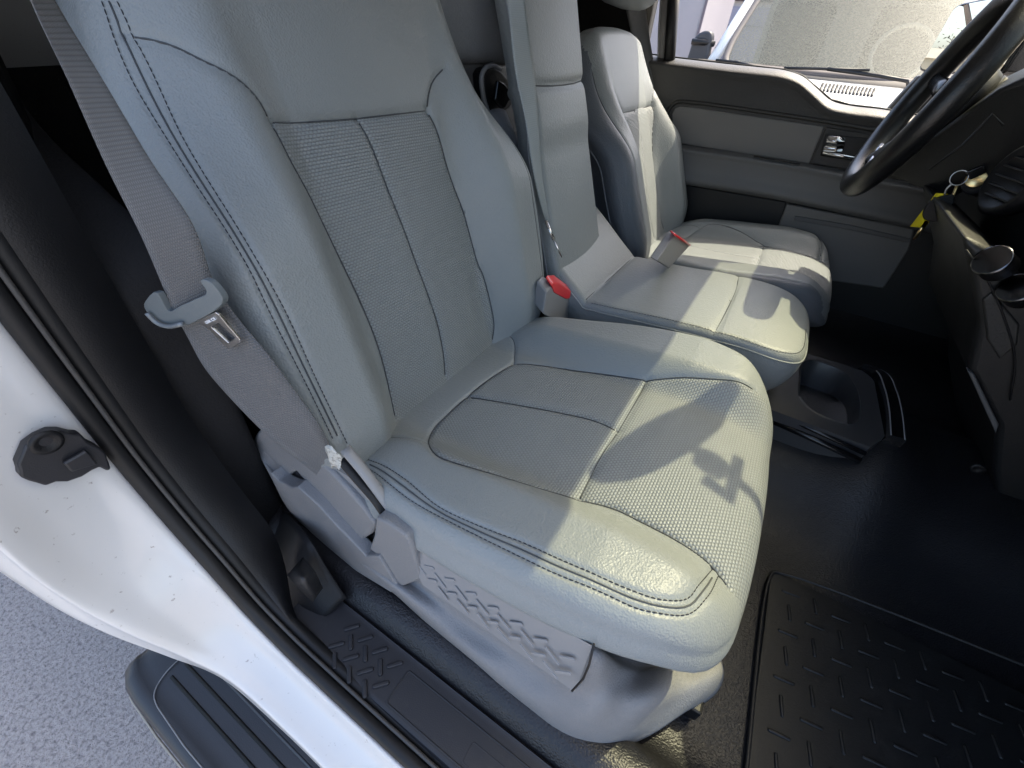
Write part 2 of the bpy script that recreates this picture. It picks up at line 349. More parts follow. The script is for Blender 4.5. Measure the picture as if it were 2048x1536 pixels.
def make_seat(yc, near, label, mirror=False, dx=0.0, dz=0.0, tilt=None, dxb=None):
    TH = math.radians(tilt) if tilt else math.radians(16); dxb = dx if dxb is None else dxb
    sgn = -1 if mirror else 1
    A = np.array([0, sgn, 0.])
    root = empty('driver_seat' if mirror else 'front_passenger_seat', (dx, yc, .66), label, 'car seat')
    cu = Pad([dx, yc, dz], A, [1, 0, 0], [0, 0, 1], CUSH_OUT, h_cush, .032)
    bk = Pad([dxb - .40, yc, .86 + dz], A, [-math.sin(TH), 0, math.cos(TH)], [math.cos(TH), 0, math.sin(TH)], BACK_OUT, h_back, .034)
    if near:
        c = dict(ins=cu.hit(px('1029,724 982,753 934,791 893,828 865,859 857,883 872,907 913,924 982,944 1050,965 1118,985 1159,996 1217,1011 1285,1042 1348,1074 1392,1103 1433,1137 1461,1178')),
                 insr=cu.hit(px('1029,724 1084,729 1187,744 1296,756 1348,754 1433,756 1478,761 1512,780')),
                 cross=cu.hit(px('1159,996 1204,910 1238,859 1296,756')), cen=cu.hit(px('936,791 1016,804 1118,823 1187,838 1238,859')),
                 up=cu.hit(px('735,917 811,958 876,1011 964,1052 1050,1086 1135,1124 1255,1175 1323,1197 1374,1197 1399,1168 1428,1134')),
                 lo=cu.hit(px('729,931 811,992 841,1011 920,1052 1016,1100 1118,1148 1207,1185 1289,1219 1374,1228 1416,1192 1440,1148')))
        b = dict(ls=bk.hit(px('205,0 253,137 328,266 410,393 492,525 547,637 615,770 666,876')), rs=bk.hit(px('236,0 308,150 376,290 444,403 519,525 574,626 632,753 694,886')),
                 insl=bk.hit(px('547,243 581,314 625,396 680,513 718,592 756,685 777,760 794,838')), tl=bk.hit(px('253,67 342,89 410,120 478,157 520,198 547,243')),
                 top=bk.hit(px('547,243 700,238 860,220')), tr=bk.hit(px('860,220 860,191 869,161 893,133 922,120')),
                 insr=bk.hit(px('860,220 879,267 900,342 927,417 958,525 968,551 982,603 990,654 987,685')),
                 cen=bk.hit(px('718,236 742,284 777,376 811,458 835,525 859,592 879,654 891,719 893,756')))
        make_seat.c, make_seat.b = c, b
    c, b = make_seat.c, make_seat.b
    # cushion
    S = {k: cu.seam(v, .0022 if k in ('up', 'lo') else .0036, .0026 if k in ('up', 'lo') else .0036, raw=True) for k, v in c.items()}
    mid = (resample(S['up'], .02)); L = min(len(S['up']), len(S['lo']))
    ru = resample(S['up'], np.linalg.norm(np.diff(S['up'], axis=0), axis=1).sum() / 60)[:60]; rl = resample(S['lo'], np.linalg.norm(np.diff(S['lo'], axis=0), axis=1).sum() / 60)[:60]
    midl = (ru + rl) / 2; cu.seam(midl, .0022, .0022, raw=True)
    s1 = cu.seam([(-.105, -.45) if False else (-.215, -.43), (-.195, -.36), tuple(c['ins'][5])], .003, .003, raw=True)
    s2 = cu.seam([(.19, -.43), (.165, -.36), tuple(c['ins'][0])], .003, .003, raw=True)
    fr_l, fr_r = S['ins'][-1], S['insr'][-1]
    xs = float(np.mean(S['cross'][:, 1]))
    insL = S['ins']; insR = S['insr']
    jr = int(np.argmin(abs(insR[:, 1] - S['cross'][-1, 1]))); jl = int(np.argmin(np.linalg.norm(insL - S['cross'][0], axis=1)))
    rear = np.vstack([insL[:jl + 1], S['cross'], insR[:jr][::-1]])
    front = np.vstack([insL[jl:], [[-.165, .2], [-.17, .6], [.24, .6], [.235, .2]], insR[jr:][::-1], S['cross'][::-1]])
    left_wall = None
    def wall_c(t, o):
        return .007 * math.sin(min(t * 1.5, 1) * math.pi) - .085 * float(ss(.30, 1, t)), .090 * t
    lp = 1 if near else 0
    extra = []
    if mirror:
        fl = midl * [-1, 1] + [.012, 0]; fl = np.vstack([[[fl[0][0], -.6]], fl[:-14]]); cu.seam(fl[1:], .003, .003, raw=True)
        extra = [np.vstack([fl, [[fl[-1][0] - .06, .7], [.9, .7], [.9, -.6]]])]  # inboard cushion wall, its shade painted by a darker leather
    objs = cu.build([rear, front] + extra, ['seat_cushion', 'rear_insert', 'front_insert', 'cushion_side'], [M['leather'], M['weave'], M['weave'], M['leather_shaded']], root,
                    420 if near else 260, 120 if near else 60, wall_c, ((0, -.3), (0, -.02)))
    cushion = objs[0]
    Ns = np.array([0, 0, 1.])
    V, F = merge(*[tube(cu.line3(S[k][1:-1], .0010), .0010, 6) for k in ('ins', 'insr', 'cross', 'cen')], tube(cu.line3(midl[1:-1], .0009), .0009, 6), tube(cu.line3(s1[2:], .0002), .0008, 6), tube(cu.line3(s2[2:], .0002), .0008, 6))
    obj('seam', V, F, M['seam'], cushion)
    V, F = merge(stitches(cu.line3(S['up'], .0006), Ns), stitches(cu.line3(S['lo'], .0006), nrm([0, -.5 * sgn, 1])))
    obj('stitching', V, F, M['thread'], cushion)
    # backrest
    S = {k: bk.seam(v, .0022 if k in ('ls', 'rs') else .0036, .0026 if k in ('ls', 'rs') else .0036, raw=True) for k, v in b.items()}
    ru = resample(S['rs'], np.linalg.norm(np.diff(S['rs'], axis=0), axis=1).sum() / 60)[:60]; rl = resample(S['ls'], np.linalg.norm(np.diff(S['ls'], axis=0), axis=1).sum() / 60)[:60]
    midb = (ru + rl) / 2; bk.seam(midb, .0022, .0022, raw=True)
    insp = np.vstack([S['insl'], [S['insl'][-1] + [.0, -.09], S['insr'][-1] + [0, -.09]], S['insr'][::-1], S['top'][::-1]])
    # mirrored double seam on the far bolster
    far = midb * [-1, 1] * [.93 if mirror else 1, 1]; bk.seam(far, .003, .003, raw=True)
    def wall_b(t, o):
        return .004 * math.sin(min(1, t * 3) * math.pi) - .055 * float(ss(.25, 1, t)), .12 * t
    if near: bk.capclass = 0
    bx = [np.vstack([[[far[-1][0], -.6]], far[::-1], [[far[0][0] - .06, 1.2], [1.0, 1.2], [1.0, -.6]]])] if mirror else []  # inboard bolster, shade painted as a darker face class
    objs = bk.build([insp] + bx, ['backrest', 'backrest_insert', 'backrest_side'], [M['leather'], M['weave'], M['leather_shaded']], root, 440 if near else 280, 130 if near else 70, wall_b, ((0, .15), (0, .52)))
    back = objs[0]
    # back panel closing the rear
    o = resample(bk.out, .03, True); cent = np.array([0, .35]); q = cent + (o - cent) * .90; V = np.vstack([bk.W(q, np.full(len(q), -.10)), bk.W(q, np.full(len(q), -.118))])
    obj('back_panel', *prism(bk.W(q, np.full(len(q), -.105)), -bk.N * .012), M['leather_dk'], back, bevel=.004)
    V, F = merge(*[tube(bk.line3(S[k][1:-1], .0010), .0010, 6) for k in ('insl', 'insr', 'top', 'tl', 'tr', 'cen')], tube(bk.line3(midb, .0009), .0009, 6), tube(bk.line3(far, .0009), .0009, 6))
    obj('seam', V, F, M['seam'], back)
    nb = nrm([.9, -.45 * sgn, .2])
    V, F = merge(stitches(bk.line3(S['rs'], .0008), bk.N), stitches(bk.line3(S['ls'], .0012), nb))
    obj('stitching', V, F, M['thread'], back)
    # piping round the side wall
    m_ = bk.out; q = resample(m_, .012, True); T = np.roll(q, -1, 0) - np.roll(q, 1, 0); nn = np.stack([T[:, 1], -T[:, 0]], 1); nn /= np.linalg.norm(nn, axis=1)[:, None]
    if np.mean(np.sum(nn * (q - [0, .35]), 1)) < 0: nn = -nn
    zt, _ = bk.top(q * .9999 + np.array([0, .35]) * .0001); ring = bk.W(q - nn * .012, zt - .058)
    obj('piping', *tube(ring, .0022, 6, closed=True), M['leather_dk'], back)
    return root, cu, bk
# ------------------------------------------------------------------ setting outside
def plane_grid(x0, x1, y0, y1, z, n=2):
    V = [[x0 + (x1 - x0) * i / (n - 1), y0 + (y1 - y0) * j / (n - 1), z] for i in range(n) for j in range(n)]
    return np.array(V), grid_faces(n, n)
masph = mat('worn_asphalt', (.42, .39, .375), .9, [('noise', 80, .010), ('noise', 260, .006)], vary=.3, vscale=140, dirt=((.11, .105, .11), 110, .48, .66, .75))
tag(obj('asphalt', *plane_grid(-120, 120, -120, 120, 0), masph, smooth=False), 'grey worn asphalt of the parking lot outside the open door', 'asphalt', kind='structure')

# ------------------------------------------------------------------ the cab shell of the pickup
cab = empty('pickup_cab', (-.5, .1, .6), 'white pickup cab shell with black seal, sill plate and vinyl floor around the seats', 'truck cab')
YM = 1.05                                   # middle of the cab
def S3(t): return t
# seal path: up the pillar, round the corner, along the sill
path = catmull([(-.60, .058, 1.95), (-.575, .055, 1.5), (-.556, .05, 1.16), (-.553, .05, 1.05), (-.545, .05, .95), (-.51, .05, .855), (-.47, .05, .79), (-.425, .05, .715), (-.365, .05, .678), (-.28, .05, .664), (-.14, .05, .655), (.1, .05, .652), (.6, .05, .65), (1.1, .05, .66)], 6)
def tan(P): return np.array([nrm(P[min(i + 1, len(P) - 1)] - P[max(i - 1, 0)]) for i in range(len(P))])
TT = tan(path); INW = np.array([nrm(np.cross(t, [0, 1, 0])) for t in TT])      # points into the opening (towards +x / +z)
if INW[0][0] < 0: INW = -INW
def off(dy, di): return path + np.array([0, dy, 0]) + INW * di
# weatherstrip: three ribs
rib = lambda dy, di, r: tube(off(dy, di), r, 10)
obj('weatherstrip', *merge(rib(.012, .002, .0095), rib(.034, -.002, .010)), M['rubber'], cab)
obj('weatherstrip_lip', *tube(off(.023, .0085), .0028, 6), mat('highlight_rubber', (.05, .047, .045), .6), cab)  # paler tube paints the thin highlight along the seal
# painted jamb and rocker
i0 = lambda z: path
ridge = catmull([(-.60, -.05, 1.95), (-.575, -.052, 1.5), (-.535, -.055, 1.10), (-.525, -.055, .98), (-.515, -.056, .90), (-.50, -.05, .83), (-.475, -.038, .77), (-.445, -.020, .70), (-.40, -.006, .655), (-.29, -.001, .625), (-.14, -.001, .612), (.1, -.001, .61), (.6, -.001, .61), (1.1, -.001, .62)], 6)
outer = catmull([(-.63, -.068, 1.95), (-.60, -.070, 1.5), (-.56, -.072, 1.10), (-.55, -.072, .98), (-.545, -.071, .90), (-.535, -.066, .82), (-.52, -.055, .75), (-.50, -.035, .66), (-.46, -.012, .58), (-.35, -.004, .54), (-.2, -.002, .53), (.1, -.002, .53), (.6, -.002, .53), (1.1, -.002, .53)], 6)
rows = []
for i in range(len(path)):
    a, b_, c = path[i] + np.array([0, .012, 0]), ridge[i], outer[i]
    k = min(1, max(0, (path[i][0] + .56) / .25))
    m1 = a * .66 + b_ * .34; m2 = a * .33 + b_ * .67
    dip = -INW[i] * .006
    rows.append([a + INW[i] * -.012, a - np.array([0, .012, 0]), m1 + dip, m2 + dip, b_ * .94 + a * .06 + INW[i] * .001, b_, b_ * .6 + c * .4 - INW[i] * .012 + np.array([0, .002, 0]), c * .9 + b_ * .1 - INW[i] * .004, c, c - INW[i] * .02 + np.array([0, .012, 0])])
V, F, _ = patch(rows, 1, 5)
obj('painted_jamb', V, F, M['paint'], cab)
# pillar trim (charcoal plastic) inside the seal
e1 = off(.044, -.004)
pr = [at(u, v, y=.205) for u, v in px('-150,0 0,160 100,280 210,385 330,510 400,650 460,780 540,960 600,1090 640,1200')]
pl = [at(u, v, y=.09) for u, v in px('-260,200 -100,340 0,475 70,580 150,705 230,830 310,950 420,1085 520,1195 600,1262')]
rows = []
for a, b_ in zip(pl, pr):
    m_ = (a + b_) / 2; o_ = np.array([.012, -.006, 0])
    rows.append([a + [-.02, .0, 0], a, a * .7 + b_ * .3 + o_ * .6, m_ + o_, a * .3 + b_ * .7 + o_ * .9, b_ + [.002, 0, 0], b_ + [-.02, .006, 0], b_ + [-.20, .02, 0]])
rows = [[p + np.array([0, 0, .5]) + (rows[0][0] * 0) for p in rows[0]]] + rows
V, F, _ = patch(rows, 5, 4)
obj('pillar_trim', V, F, M['trim'], cab, solid=.003)
# smooth inner seal strip between trim and weatherstrip
V, F = extr([(0, 0, 0)], path[:2])
band = []
for i in range(len(path)):
    p = path[i]; I = INW[i]; kk = 1 - .8 * float(ss(-.47, -.37, p[0])); band.append([p + I * .004 + np.array([0, .030, 0]), p + I * .008 + np.array([0, .030 + .018 * kk, 0]), p + I * .004 + np.array([0, .030 + .040 * kk, 0]), p - I * .01 + np.array([0, .030 + .065 * kk, 0])])
V, F, _ = patch(band, 1, 3); obj('inner_seal', V, F, M['black'], cab)

# sill plate with raised treads
ZP = .667
sp_out = [at(u, v, z=ZP) for u, v in px('598,1283 810,1470')]
x0 = -.405; y0_, y1_ = .083, .150
slab = []
xs_ = np.linspace(x0, 1.0, 24)
prof = [(.078, .655), (.082, .667), (.088, .670), (.142, .670), (.149, .672), (.153, .664)]
V = np.array([[x if j not in () else x, y, z] for x in xs_ for j, (y, z) in enumerate(prof)]); F = grid_faces(len(xs_), len(prof))
PV, PF = V, F
tr = []
def bar(c, d, ln, r=.0035, hgt=.0022, zt=.670, flat=None, up=(0, 0, 1)):
    up = nrm(up); d = nrm(np.asarray(d, float) - up * np.dot(d, up)); s_ = np.cross(up, d); V = []; n = 9
    rings = [(1.0, 1.0, 0), (.93, .8, .75), (.8, .45, 1.0)]
    for sc, wd, h in rings:
        for k in range(16):
            a = 2 * math.pi * k / 16; ex = math.cos(a); ey = math.sin(a)
            cx = (ln / 2 - r) * (1 if ex > 0 else -1) + ex * r * wd
            V.append(np.asarray(c) + d * cx + s_ * ey * r * wd + up * h * hgt)
    F = [[i * 16 + k, i * 16 + (k + 1) % 16, (i + 1) * 16 + (k + 1) % 16, (i + 1) * 16 + k] for i in range(2) for k in range(16)] + [list(range(32, 48))]
    return np.array(V), F
for (u, v, hv) in [(704, 1256, 0), (731, 1278, 0), (760, 1302, 0), (790, 1330, 0), (673, 1291, 0), (702, 1316, 0), (731, 1343, 0), (762, 1370, 0), (702, 1285, 1), (731, 1308, 1), (761, 1335, 1), (699, 1350, 1), (730, 1378, 1), (670, 1322, 1)]:
    p = at(u, v, z=.670)
    q = at(u + 14, v - (4 if hv == 0 else 0), z=.670) - p if hv == 0 else at(u, v + 16, z=.670) - p
    tr.append(bar(p + [0, 0, .001], q, .0235, .0034, .0030))
plate = obj('sill_plate', *merge((PV, PF), *tr), M['sill'], cab, split=40)
def frame_rect(x0, x1, y0, y1, z, r, wd):
    P = resample(catmull([(x0, y0, z), (x0, y1, z), (x1, y1, z), (x1, y0, z)], 1, True), .02, True)
    P = []
    for cx, cy, a0 in ((x0 + r, y0 + r, 180), (x1 - r, y0 + r, 270), (x1 - r, y1 - r, 0), (x0 + r, y1 - r, 90)):
        for k in range(5): a = math.radians(a0 + k * 22.5); P.append((cx + r * math.cos(a), cy + r * math.sin(a), z))
    return tube(P, wd, 6, closed=True, flat=.6)
p = at(770, 1418, z=.67); p2 = at(818, 1345, z=.67)
obj('emblem_frame', *merge(frame_rect(p[0] - .004, p[0] + .24, .089, .134, .670, .004, .0013), frame_rect(p[0] + .12, p[0] + .20, .094, .118, .6698, .003, .0009)), M['sill'], plate)
# vinyl floor: kerb behind the sill plate, footwell, hump
fx = np.linspace(-.62, 1.15, 60); prof0 = [(.150, .660), (.156, .674), (.172, .690), (.195, .694), (.218, .684), (.235, .660), (.245, .64), (.28, .622), (.40, .618), (.60, .618), (.72, .622), (.80, .65), (.88, .70), (.95, .725), (1.05, .73), (1.15, .725), (1.22, .70), (1.3, .65), (1.38, .622), (1.6, .618), (1.8, .62), (1.9, .66), (1.95, .75)]
prof0 = catmull([(0, y, z) for y, z in prof0], 4)
V = []
for x in fx:
    for p in prof0:
        y, z = p[1], p[2]
        zz = z
        if .24 < y < 1.85:
            hump = max(0, z - .62); zz = .62 + hump * (1 if x > .1 else 1) + .0
            zz += .0025 * math.sin(x * 17 + y * 9) + .05 * math.exp(-((x - .33 - .10 * (y - .3)) / .07) ** 2) * ss(.55, .95, y) * ss(1.4, 1.1, y)
            zz += .42 * max(0, x - .72)            # toe board
        if y <= .24: zz -= .020 * ss(.12, .3, x) * ss(.15, .18, y)
        V.append([x, y, zz])
obj('vinyl_floor', np.array(V), grid_faces(len(fx), len(prof0)), M['vinyl'], cab)
# moulded kick trim at the foot of the pillar, with its raised pocket
V, F, _ = patch([[at(470, 1085, y=.135), at(505, 1050, y=.17), at(545, 1000, y=.215)], [at(530, 1190, y=.100), at(575, 1140, y=.130), at(618, 1080, y=.165)], [at(570, 1245, y=.088), at(612, 1200, y=.118), at(655, 1140, y=.158)], [at(600, 1287, y=.086), at(645, 1240, y=.115), at(692, 1196, y=.152)]], 5, 5)
kt = obj('kick_trim', V, F, mat('kick_plastic', (.008, .008, .009), .55, [('noise', 420, .0005)], spec=.3), cab, solid=.003)
V, F, _ = patch([[at(574, 1150, y=.121), at(590, 1132, y=.126), at(606, 1114, y=.14)], [at(592, 1172, y=.112), at(608, 1158, y=.113), at(628, 1140, y=.135)], [at(626, 1206, y=.116), at(634, 1192, y=.120), at(646, 1176, y=.135)]], 6, 6)
obj('moulded_pocket', V, F, mat('kick_plastic_2', (.012, .012, .013), .45, [('noise', 420, .0005)], spec=.4), kt, solid=.002)

# roof, header, rear wall and the far side (enclose the cab, shade the seats)
def curve_xz(pts, y): return [(x, y, z) for x, z in pts]
ws_lo = (1.15, 1.22); ws_hi = (.235, 1.82)
roofp = [(-1.45, 1.2), (-1.38, 1.5), (-1.25, 1.78), (-1.0, 1.88), (-.4, 1.905), (0, 1.89), (.12, 1.865), ws_hi]
V = []
for x, z in roofp:
    for t in np.linspace(0, 1, 9): V.append([x, .14 + t * (2 * YM - .28), z - .05 * (2 * t - 1) ** 4])
obj('roof', np.array(V), grid_faces(len(roofp), 9), M['paint'], cab, solid=.03)
obj('headliner', np.array(V) - [0, 0, .035], grid_faces(len(roofp), 9), mat('headliner', (.62, .61, .58), .95), cab)
V, F = box((-1.42, YM, .95), (.04, 1.8, .9)); obj('rear_wall', V, F, M['carpet'], cab, smooth=False)
V, F = box((-1.0, YM, .61), (.85, 1.7, .03)); obj('rear_floor', V, F, M['carpet'], cab, smooth=False)
# near A pillar and near roof rail, far pillars and rail, rear doors
def beam(a, b_, w_, h_): 
    return tube([a, b_], [w_, w_], 8, flat=h_ / w_)
for nm, a_, b_, w_, h_ in (('front_pillar', (1.10, .12, 1.20), (.26, .19, 1.79), .045, .04), ('rear_pillar', (-.76, .14, 1.1), (-.74, .19, 1.86), .05, .05), ('roof_rail', (-.76, .19, 1.86), (.26, .19, 1.80), .035, .035),
    ('front_pillar', (1.10, 1.98, 1.20), (.26, 1.91, 1.79), .045, .04), ('roof_rail', (-.62, 1.91, 1.86), (.26, 1.91, 1.80), .035, .035)):
    obj(nm, *beam(a_, b_, w_, h_), M['trim'], cab)
for y_ in (.03, 2.07): obj('rear_door', *box((-1.05, y_, .93), (.80, .12, .75)), M['paint'], cab, smooth=False, bevel=.02)
for y_ in (.14, 1.96): obj('rear_side_trim', *box((-1.08, y_, 1.25), (.80, .06, 1.25)), M['carpet'], cab, smooth=False)
obj('lower_body', *merge(box((0.2, .12, .48), (1.9, .20, .12)), box((0.2, 1.98, .48), (1.9, .20, .12)), box((-.2, YM, .56), (2.8, 1.7, .04)), box((1.25, YM, .95), (.06, 1.85, .66)),), M['black'], cab, smooth=False)
obj('hood', *prism([(1.1, .1, 1.2), (2.4, .1, 1.1), (2.5, .12, .6), (1.15, .1, .55)], (0, 1.9, 0)), M['paint'], cab, smooth=False, bevel=.05)
obj('cargo_bed', *merge(box((-2.4, .05, .95), (1.8, .06, .6)), box((-2.4, 2.05, .95), (1.8, .06, .6)), box((-2.4, YM, .68), (1.8, 1.95, .05))), M['paint'], cab, smooth=False, bevel=.01)
# windshield
gl = bpy.data.materials.new('tinted_glass'); gl.use_nodes = True; t_ = gl.node_tree; t_.nodes.remove(t_.nodes['Principled BSDF'])
tb = t_.nodes.new('ShaderNodeBsdfTransparent'); tb.inputs[0].default_value = (.62, .625, .50, 1); gb = t_.nodes.new('ShaderNodeBsdfGlossy'); gb.inputs['Roughness'].default_value = .02
fr_ = t_.nodes.new('ShaderNodeFresnel'); fr_.inputs[0].default_value = 1.45; mxs = t_.nodes.new('ShaderNodeMixShader')
t_.links.new(fr_.outputs[0], mxs.inputs[0]); t_.links.new(tb.outputs[0], mxs.inputs[1]); t_.links.new(gb.outputs[0], mxs.inputs[2]); t_.links.new(mxs.outputs[0], t_.nodes['Material Output'].inputs[0])
V = []
for x, z in [ws_hi, (.53, 1.65), (.85, 1.44), ws_lo]:
    for t in np.linspace(0, 1, 9): V.append([x - .08 * (2 * t - 1) ** 2, .17 + t * (2 * YM - .34), z])
obj('windshield', np.array(V), grid_faces(4, 9), gl, cab)
# rear-view mirror (its shadow falls on the seat)
rv = empty('rearview_mirror', (.265, .945, 1.64), 'oval rear-view mirror on a short arm behind the windshield', 'mirror')
ax_ = nrm([-.94, .35, -.12])
V, F = lathe((.262, .945, 1.64), ax_, [(.02, -.026), (.12, -.022), (.142, -.006), (.138, .012), (.12, .014)], 32); V = np.array(V); V[:, 2] = 1.64 + (V[:, 2] - 1.64) * .42; V[:, 0] -= .008
obj('mirror_head', V, F, M['blackgloss'], rv)
V, F = lathe((.352, .935, 1.66), (-1, .1, 0), [(.018, 0), (.022, .02), (.018, .04)], 16)
obj('mount', *merge((V, F), tube([(.27, .945, 1.64), (.335, .935, 1.655), (.50, .935, 1.66)], .009, 8), tube([(.33, .90, 1.66), (.37, .90, 1.665), (.37, .985, 1.665)], .010, 8)), M['black'], rv)
# ------------------------------------------------------------------ seats
seat1, cu1, bk1 = make_seat(.495, True, 'front passenger seat nearest the open door, grey leather with woven insert')
seat2, cu2, bk2 = make_seat(1.58, False, 'driver seat beyond the centre seat, its outer bolster lit by the sun', True, .097, -.035, 24, .075)
for r, yc, dx in ((seat1, .495, 0), (seat2, 1.58, .097)):
    V, F = merge(box((dx - .17, yc + .01, .745), (.38, .40, .15)), box((dx - .14, yc - .17, .645), (.56, .05, .06)), box((dx - .14, yc + .17, .645), (.56, .05, .06)))
    obj('seat_base', V, F, M['black'], r, smooth=False, bevel=.01)
# moulded side shield of the near seat
P = lambda u, v, y: at(u, v, y=y)
st = [
 [(545,845,.235),(520,862,.222),(510,885,.215),(514,900,.215),(522,905,.225)],
 [(600,880,.25),(560,905,.22),(535,925,.207),(541,945,.200),(548,962,.205)],
 [(690,935,.25),(640,985,.225),(605,1000,.21),(583,1008,.195),(585,1027,.2)],
 [(760,1010,.25),(728,1060,.225),(700,1085,.21),(668,1082,.195),(674,1103,.2)],
 [(815,1068,.25),(806,1092,.215),(800,1150,.205),(780,1162,.187),(783,1180,.193)],
 [(880,1105,.25),(870,1128,.215),(872,1200,.205),(832,1205,.187),(828,1220,.192)],
 [(940,1140,.25),(925,1162,.215),(925,1238,.205),(880,1250,.187),(872,1260,.192)],
 [(1060,1200,.25),(1050,1232,.215),(1020,1303,.205),(965,1320,.182),(958,1331,.19)],
 [(1150,1255,.25),(1125,1272,.215),(1090,1350,.205),(1010,1362,.182),(1000,1370,.19)],
 [(1195,1282,.27),(1188,1302,.212),(1142,1388,.20),(1068,1408,.182),(1055,1418,.19)],
 [(1255,1312,.29),(1228,1345,.238),(1200,1398,.207),(1140,1470,.186),(1118,1474,.192)],
 [(1305,1325,.315),(1272,1352,.270),(1245,1405,.226),(1200,1482,.20),(1170,1504,.203)],
 [(1348,1318,.345),(1328,1340,.305),(1300,1400,.25),(1262,1455,.226),(1235,1494,.22)],
 [(1385,1305,.375),(1375,1338,.335),(1355,1385,.295),(1325,1425,.27),(1300,1468,.25)],
 [(1412,1284,.40),(1428,1312,.38),(1434,1345,.355),(1415,1378,.33),(1372,1420,.30)],
 [(1416,1282,.42),(1440,1318,.40),(1446,1350,.38),(1432,1384,.36),(1398,1410,.335)]]
V, F, sh = patch([[P(*r[0]) + ([0, .06, .006] if i < 9 else [-.05, .09, .035])] + [P(*q) for q in r] for i, r in enumerate(st)], 5, 7)
shield = obj('side_shield', V, F, M['plastic'], seat1, solid=.0035, soff=0)
# flat tray cover with tread bars
a, b_, c_, d_ = P(803, 1074, .205), P(1187, 1287, .205), P(1152, 1380, .192), P(850, 1168, .192)
n_ = nrm(np.cross(b_ - a, d_ - a)); n_ = n_ if n_[1] < 0 else -n_
top2 = P(1190, 1272, .243); top1 = P(832, 1062, .243)
V = []
rows = []
for t in np.linspace(0, 1, 8):
    e = a * (1 - t) + b_ * t; f = top1 * (1 - t) + top2 * t; g = d_ * (1 - t) + c_ * t
    rows.append([f - [0, 0, .004], f, e * .85 + f * .15 + n_ * .002, e + n_ * .003, e * .95 + g * .05 + n_ * .004, (e + g) / 2 + n_ * .004, g + n_ * .003, g - n_ * .006])
V = np.array([p for r in rows for p in r]); F = grid_faces(8, 8)
CV, CF = V, F
def onp(u, v, off=.004):
    d = ray(u, v); t = np.dot(a + n_ * off - CAM, n_) / np.dot(d, n_); return CAM + d * t
ex = nrm(b_ - a)
tb_ = []
L8 = lambda x, y: (674 + x / 2.926, 1011 + y / 2.926)
for x, y, x2, y2 in [(460,325,520,410),(570,395,635,485),(690,470,760,565),(812,550,885,645),(935,635,1015,735),(1070,725,1150,830),(1215,825,1300,935),(590,475,650,560),(700,550,770,640),(820,630,885,725),(935,715,1010,810),(1070,810,1145,912),(1205,908,1290,1015),
                     (510,355,570,370),(630,430,690,440),(750,515,815,520),(880,598,945,606),(1005,685,1085,697),(1145,782,1232,795),(1298,885,1392,902),(530,435,585,445),(640,515,700,520),(760,595,820,602),(880,680,942,688),(1005,768,1075,780),(1140,865,1220,880),(1275,970,1372,985)]:
    p = onp(*L8(x, y)); q = onp(*L8(x2, y2)); tb_.append(bar((p + q) / 2, q - p, max(.010, np.linalg.norm(q - p)), .0017 if y2 - y > 60 else .0026, .0011, up=n_))
cover = obj('tray_cover', *merge((CV, CF), *tb_), M['plastic_sm'], shield, split=35)
# crisp mouldings: outer cover, recline lever, stepped block, inner strip
def mould(name, pts, y0, y1, th, m, parent, bev=.003, u0=520, u1=850):
    P_ = [at(u, v, y=y0 + (y1 - y0) * (u - u0) / (u1 - u0)) for u, v in pts]
    tri = [list(t) for t in _tessel([[Vector((p[0], p[2], 0)) for p in P_]])]; n_ = len(P_); V = np.vstack([P_, np.array(P_) + [0, th, 0]])
    bm_F = [list(range(n_))[::-1], list(range(n_, 2 * n_))] + [[i, (i + 1) % n_, n_ + (i + 1) % n_, n_ + i] for i in range(n_)]
    return obj(name, V, bm_F, m, parent, bevel=bev, seg=3)
from mathutils.geometry import tessellate_polygon as _tessel
ocv = mould('outer_cover', px('541,945 556,962 582,975 594,973 637,1012 676,1055 705,1084 731,1112 757,1112 797,1178 783,1186 711,1142 656,1096 621,1065 578,1014 547,966'), .192, .186, .02, M['plastic'], seat1, .0025)
mould('recline_lever', px('512,888 510,872 520,858 545,856 600,890 664,947 695,981 730,1022 750,1048 751,1056 742,1070 718,1084 676,1037 637,992 605,957 594,944 584,947 576,959 566,957 543,938 525,912'), .212, .194, .03, M['plastic'], seat1, .005)
mould('stepped_block', px('751,1036 775,1046 812,1072 824,1094 842,1160 797,1177 757,1112 738,1098 747,1072'), .196, .191, .04, M['plastic'], seat1, .004)
mould('inner_strip', px('650,925 703,957 735,993 768,1029 800,1068 812,1074 751,1045 730,1020 695,980'), .211, .211, .01, M['plastic_sm'], seat1, .002)
obj('cover_gap', *tube([onp(1188, 1288, .006), onp(1178, 1330, .006), onp(1166, 1358, .006), onp(1144, 1382, .006)], .0012, 6), M['black'], shield)
obj('cover_notch', *tube([onp(806, 1082, .006), onp(812, 1090, .006), onp(822, 1097, .006)], .0022, 6), M['black'], shield)
# slot and slim blade beside the lever
sl = [at(u, v, y=y) for u, v, y in [(684, 918, .207), (715, 955, .207), (750, 995, .207), (770, 1024, .207)]]
obj('belt_slot', *tube(catmull(sl, 4), .0075, 8, flat=.35, up=(0, 0, 1)), M['black'], shield)
bl = [at(u, v, y=y) for u, v, y in [(690, 897, .214), (730, 945, .214), (772, 1002, .214), (812, 1058, .216)]]
obj('shield_rail', *tube(catmull(bl, 4), .0075, 8, flat=.6, up=(0, 0, 1)), M['plastic_sm'], shield)
# chrome foot of the seat track
br = [at(u, v, y=.40) for u, v in px('1340,1462 1395,1428 1408,1410 1402,1480 1385,1478 1352,1462')]
obj('track_foot', *tube(catmull([at(u, v, y=.36) for u, v in px('1345,1455 1392,1478 1402,1440 1398,1408')], 5), .0035, 8), M['steel'], seat1)
obj('track_rail', *box((.08, .335, .645), (.20, .045, .03)), M['black'], seat1, smooth=False, bevel=.004)

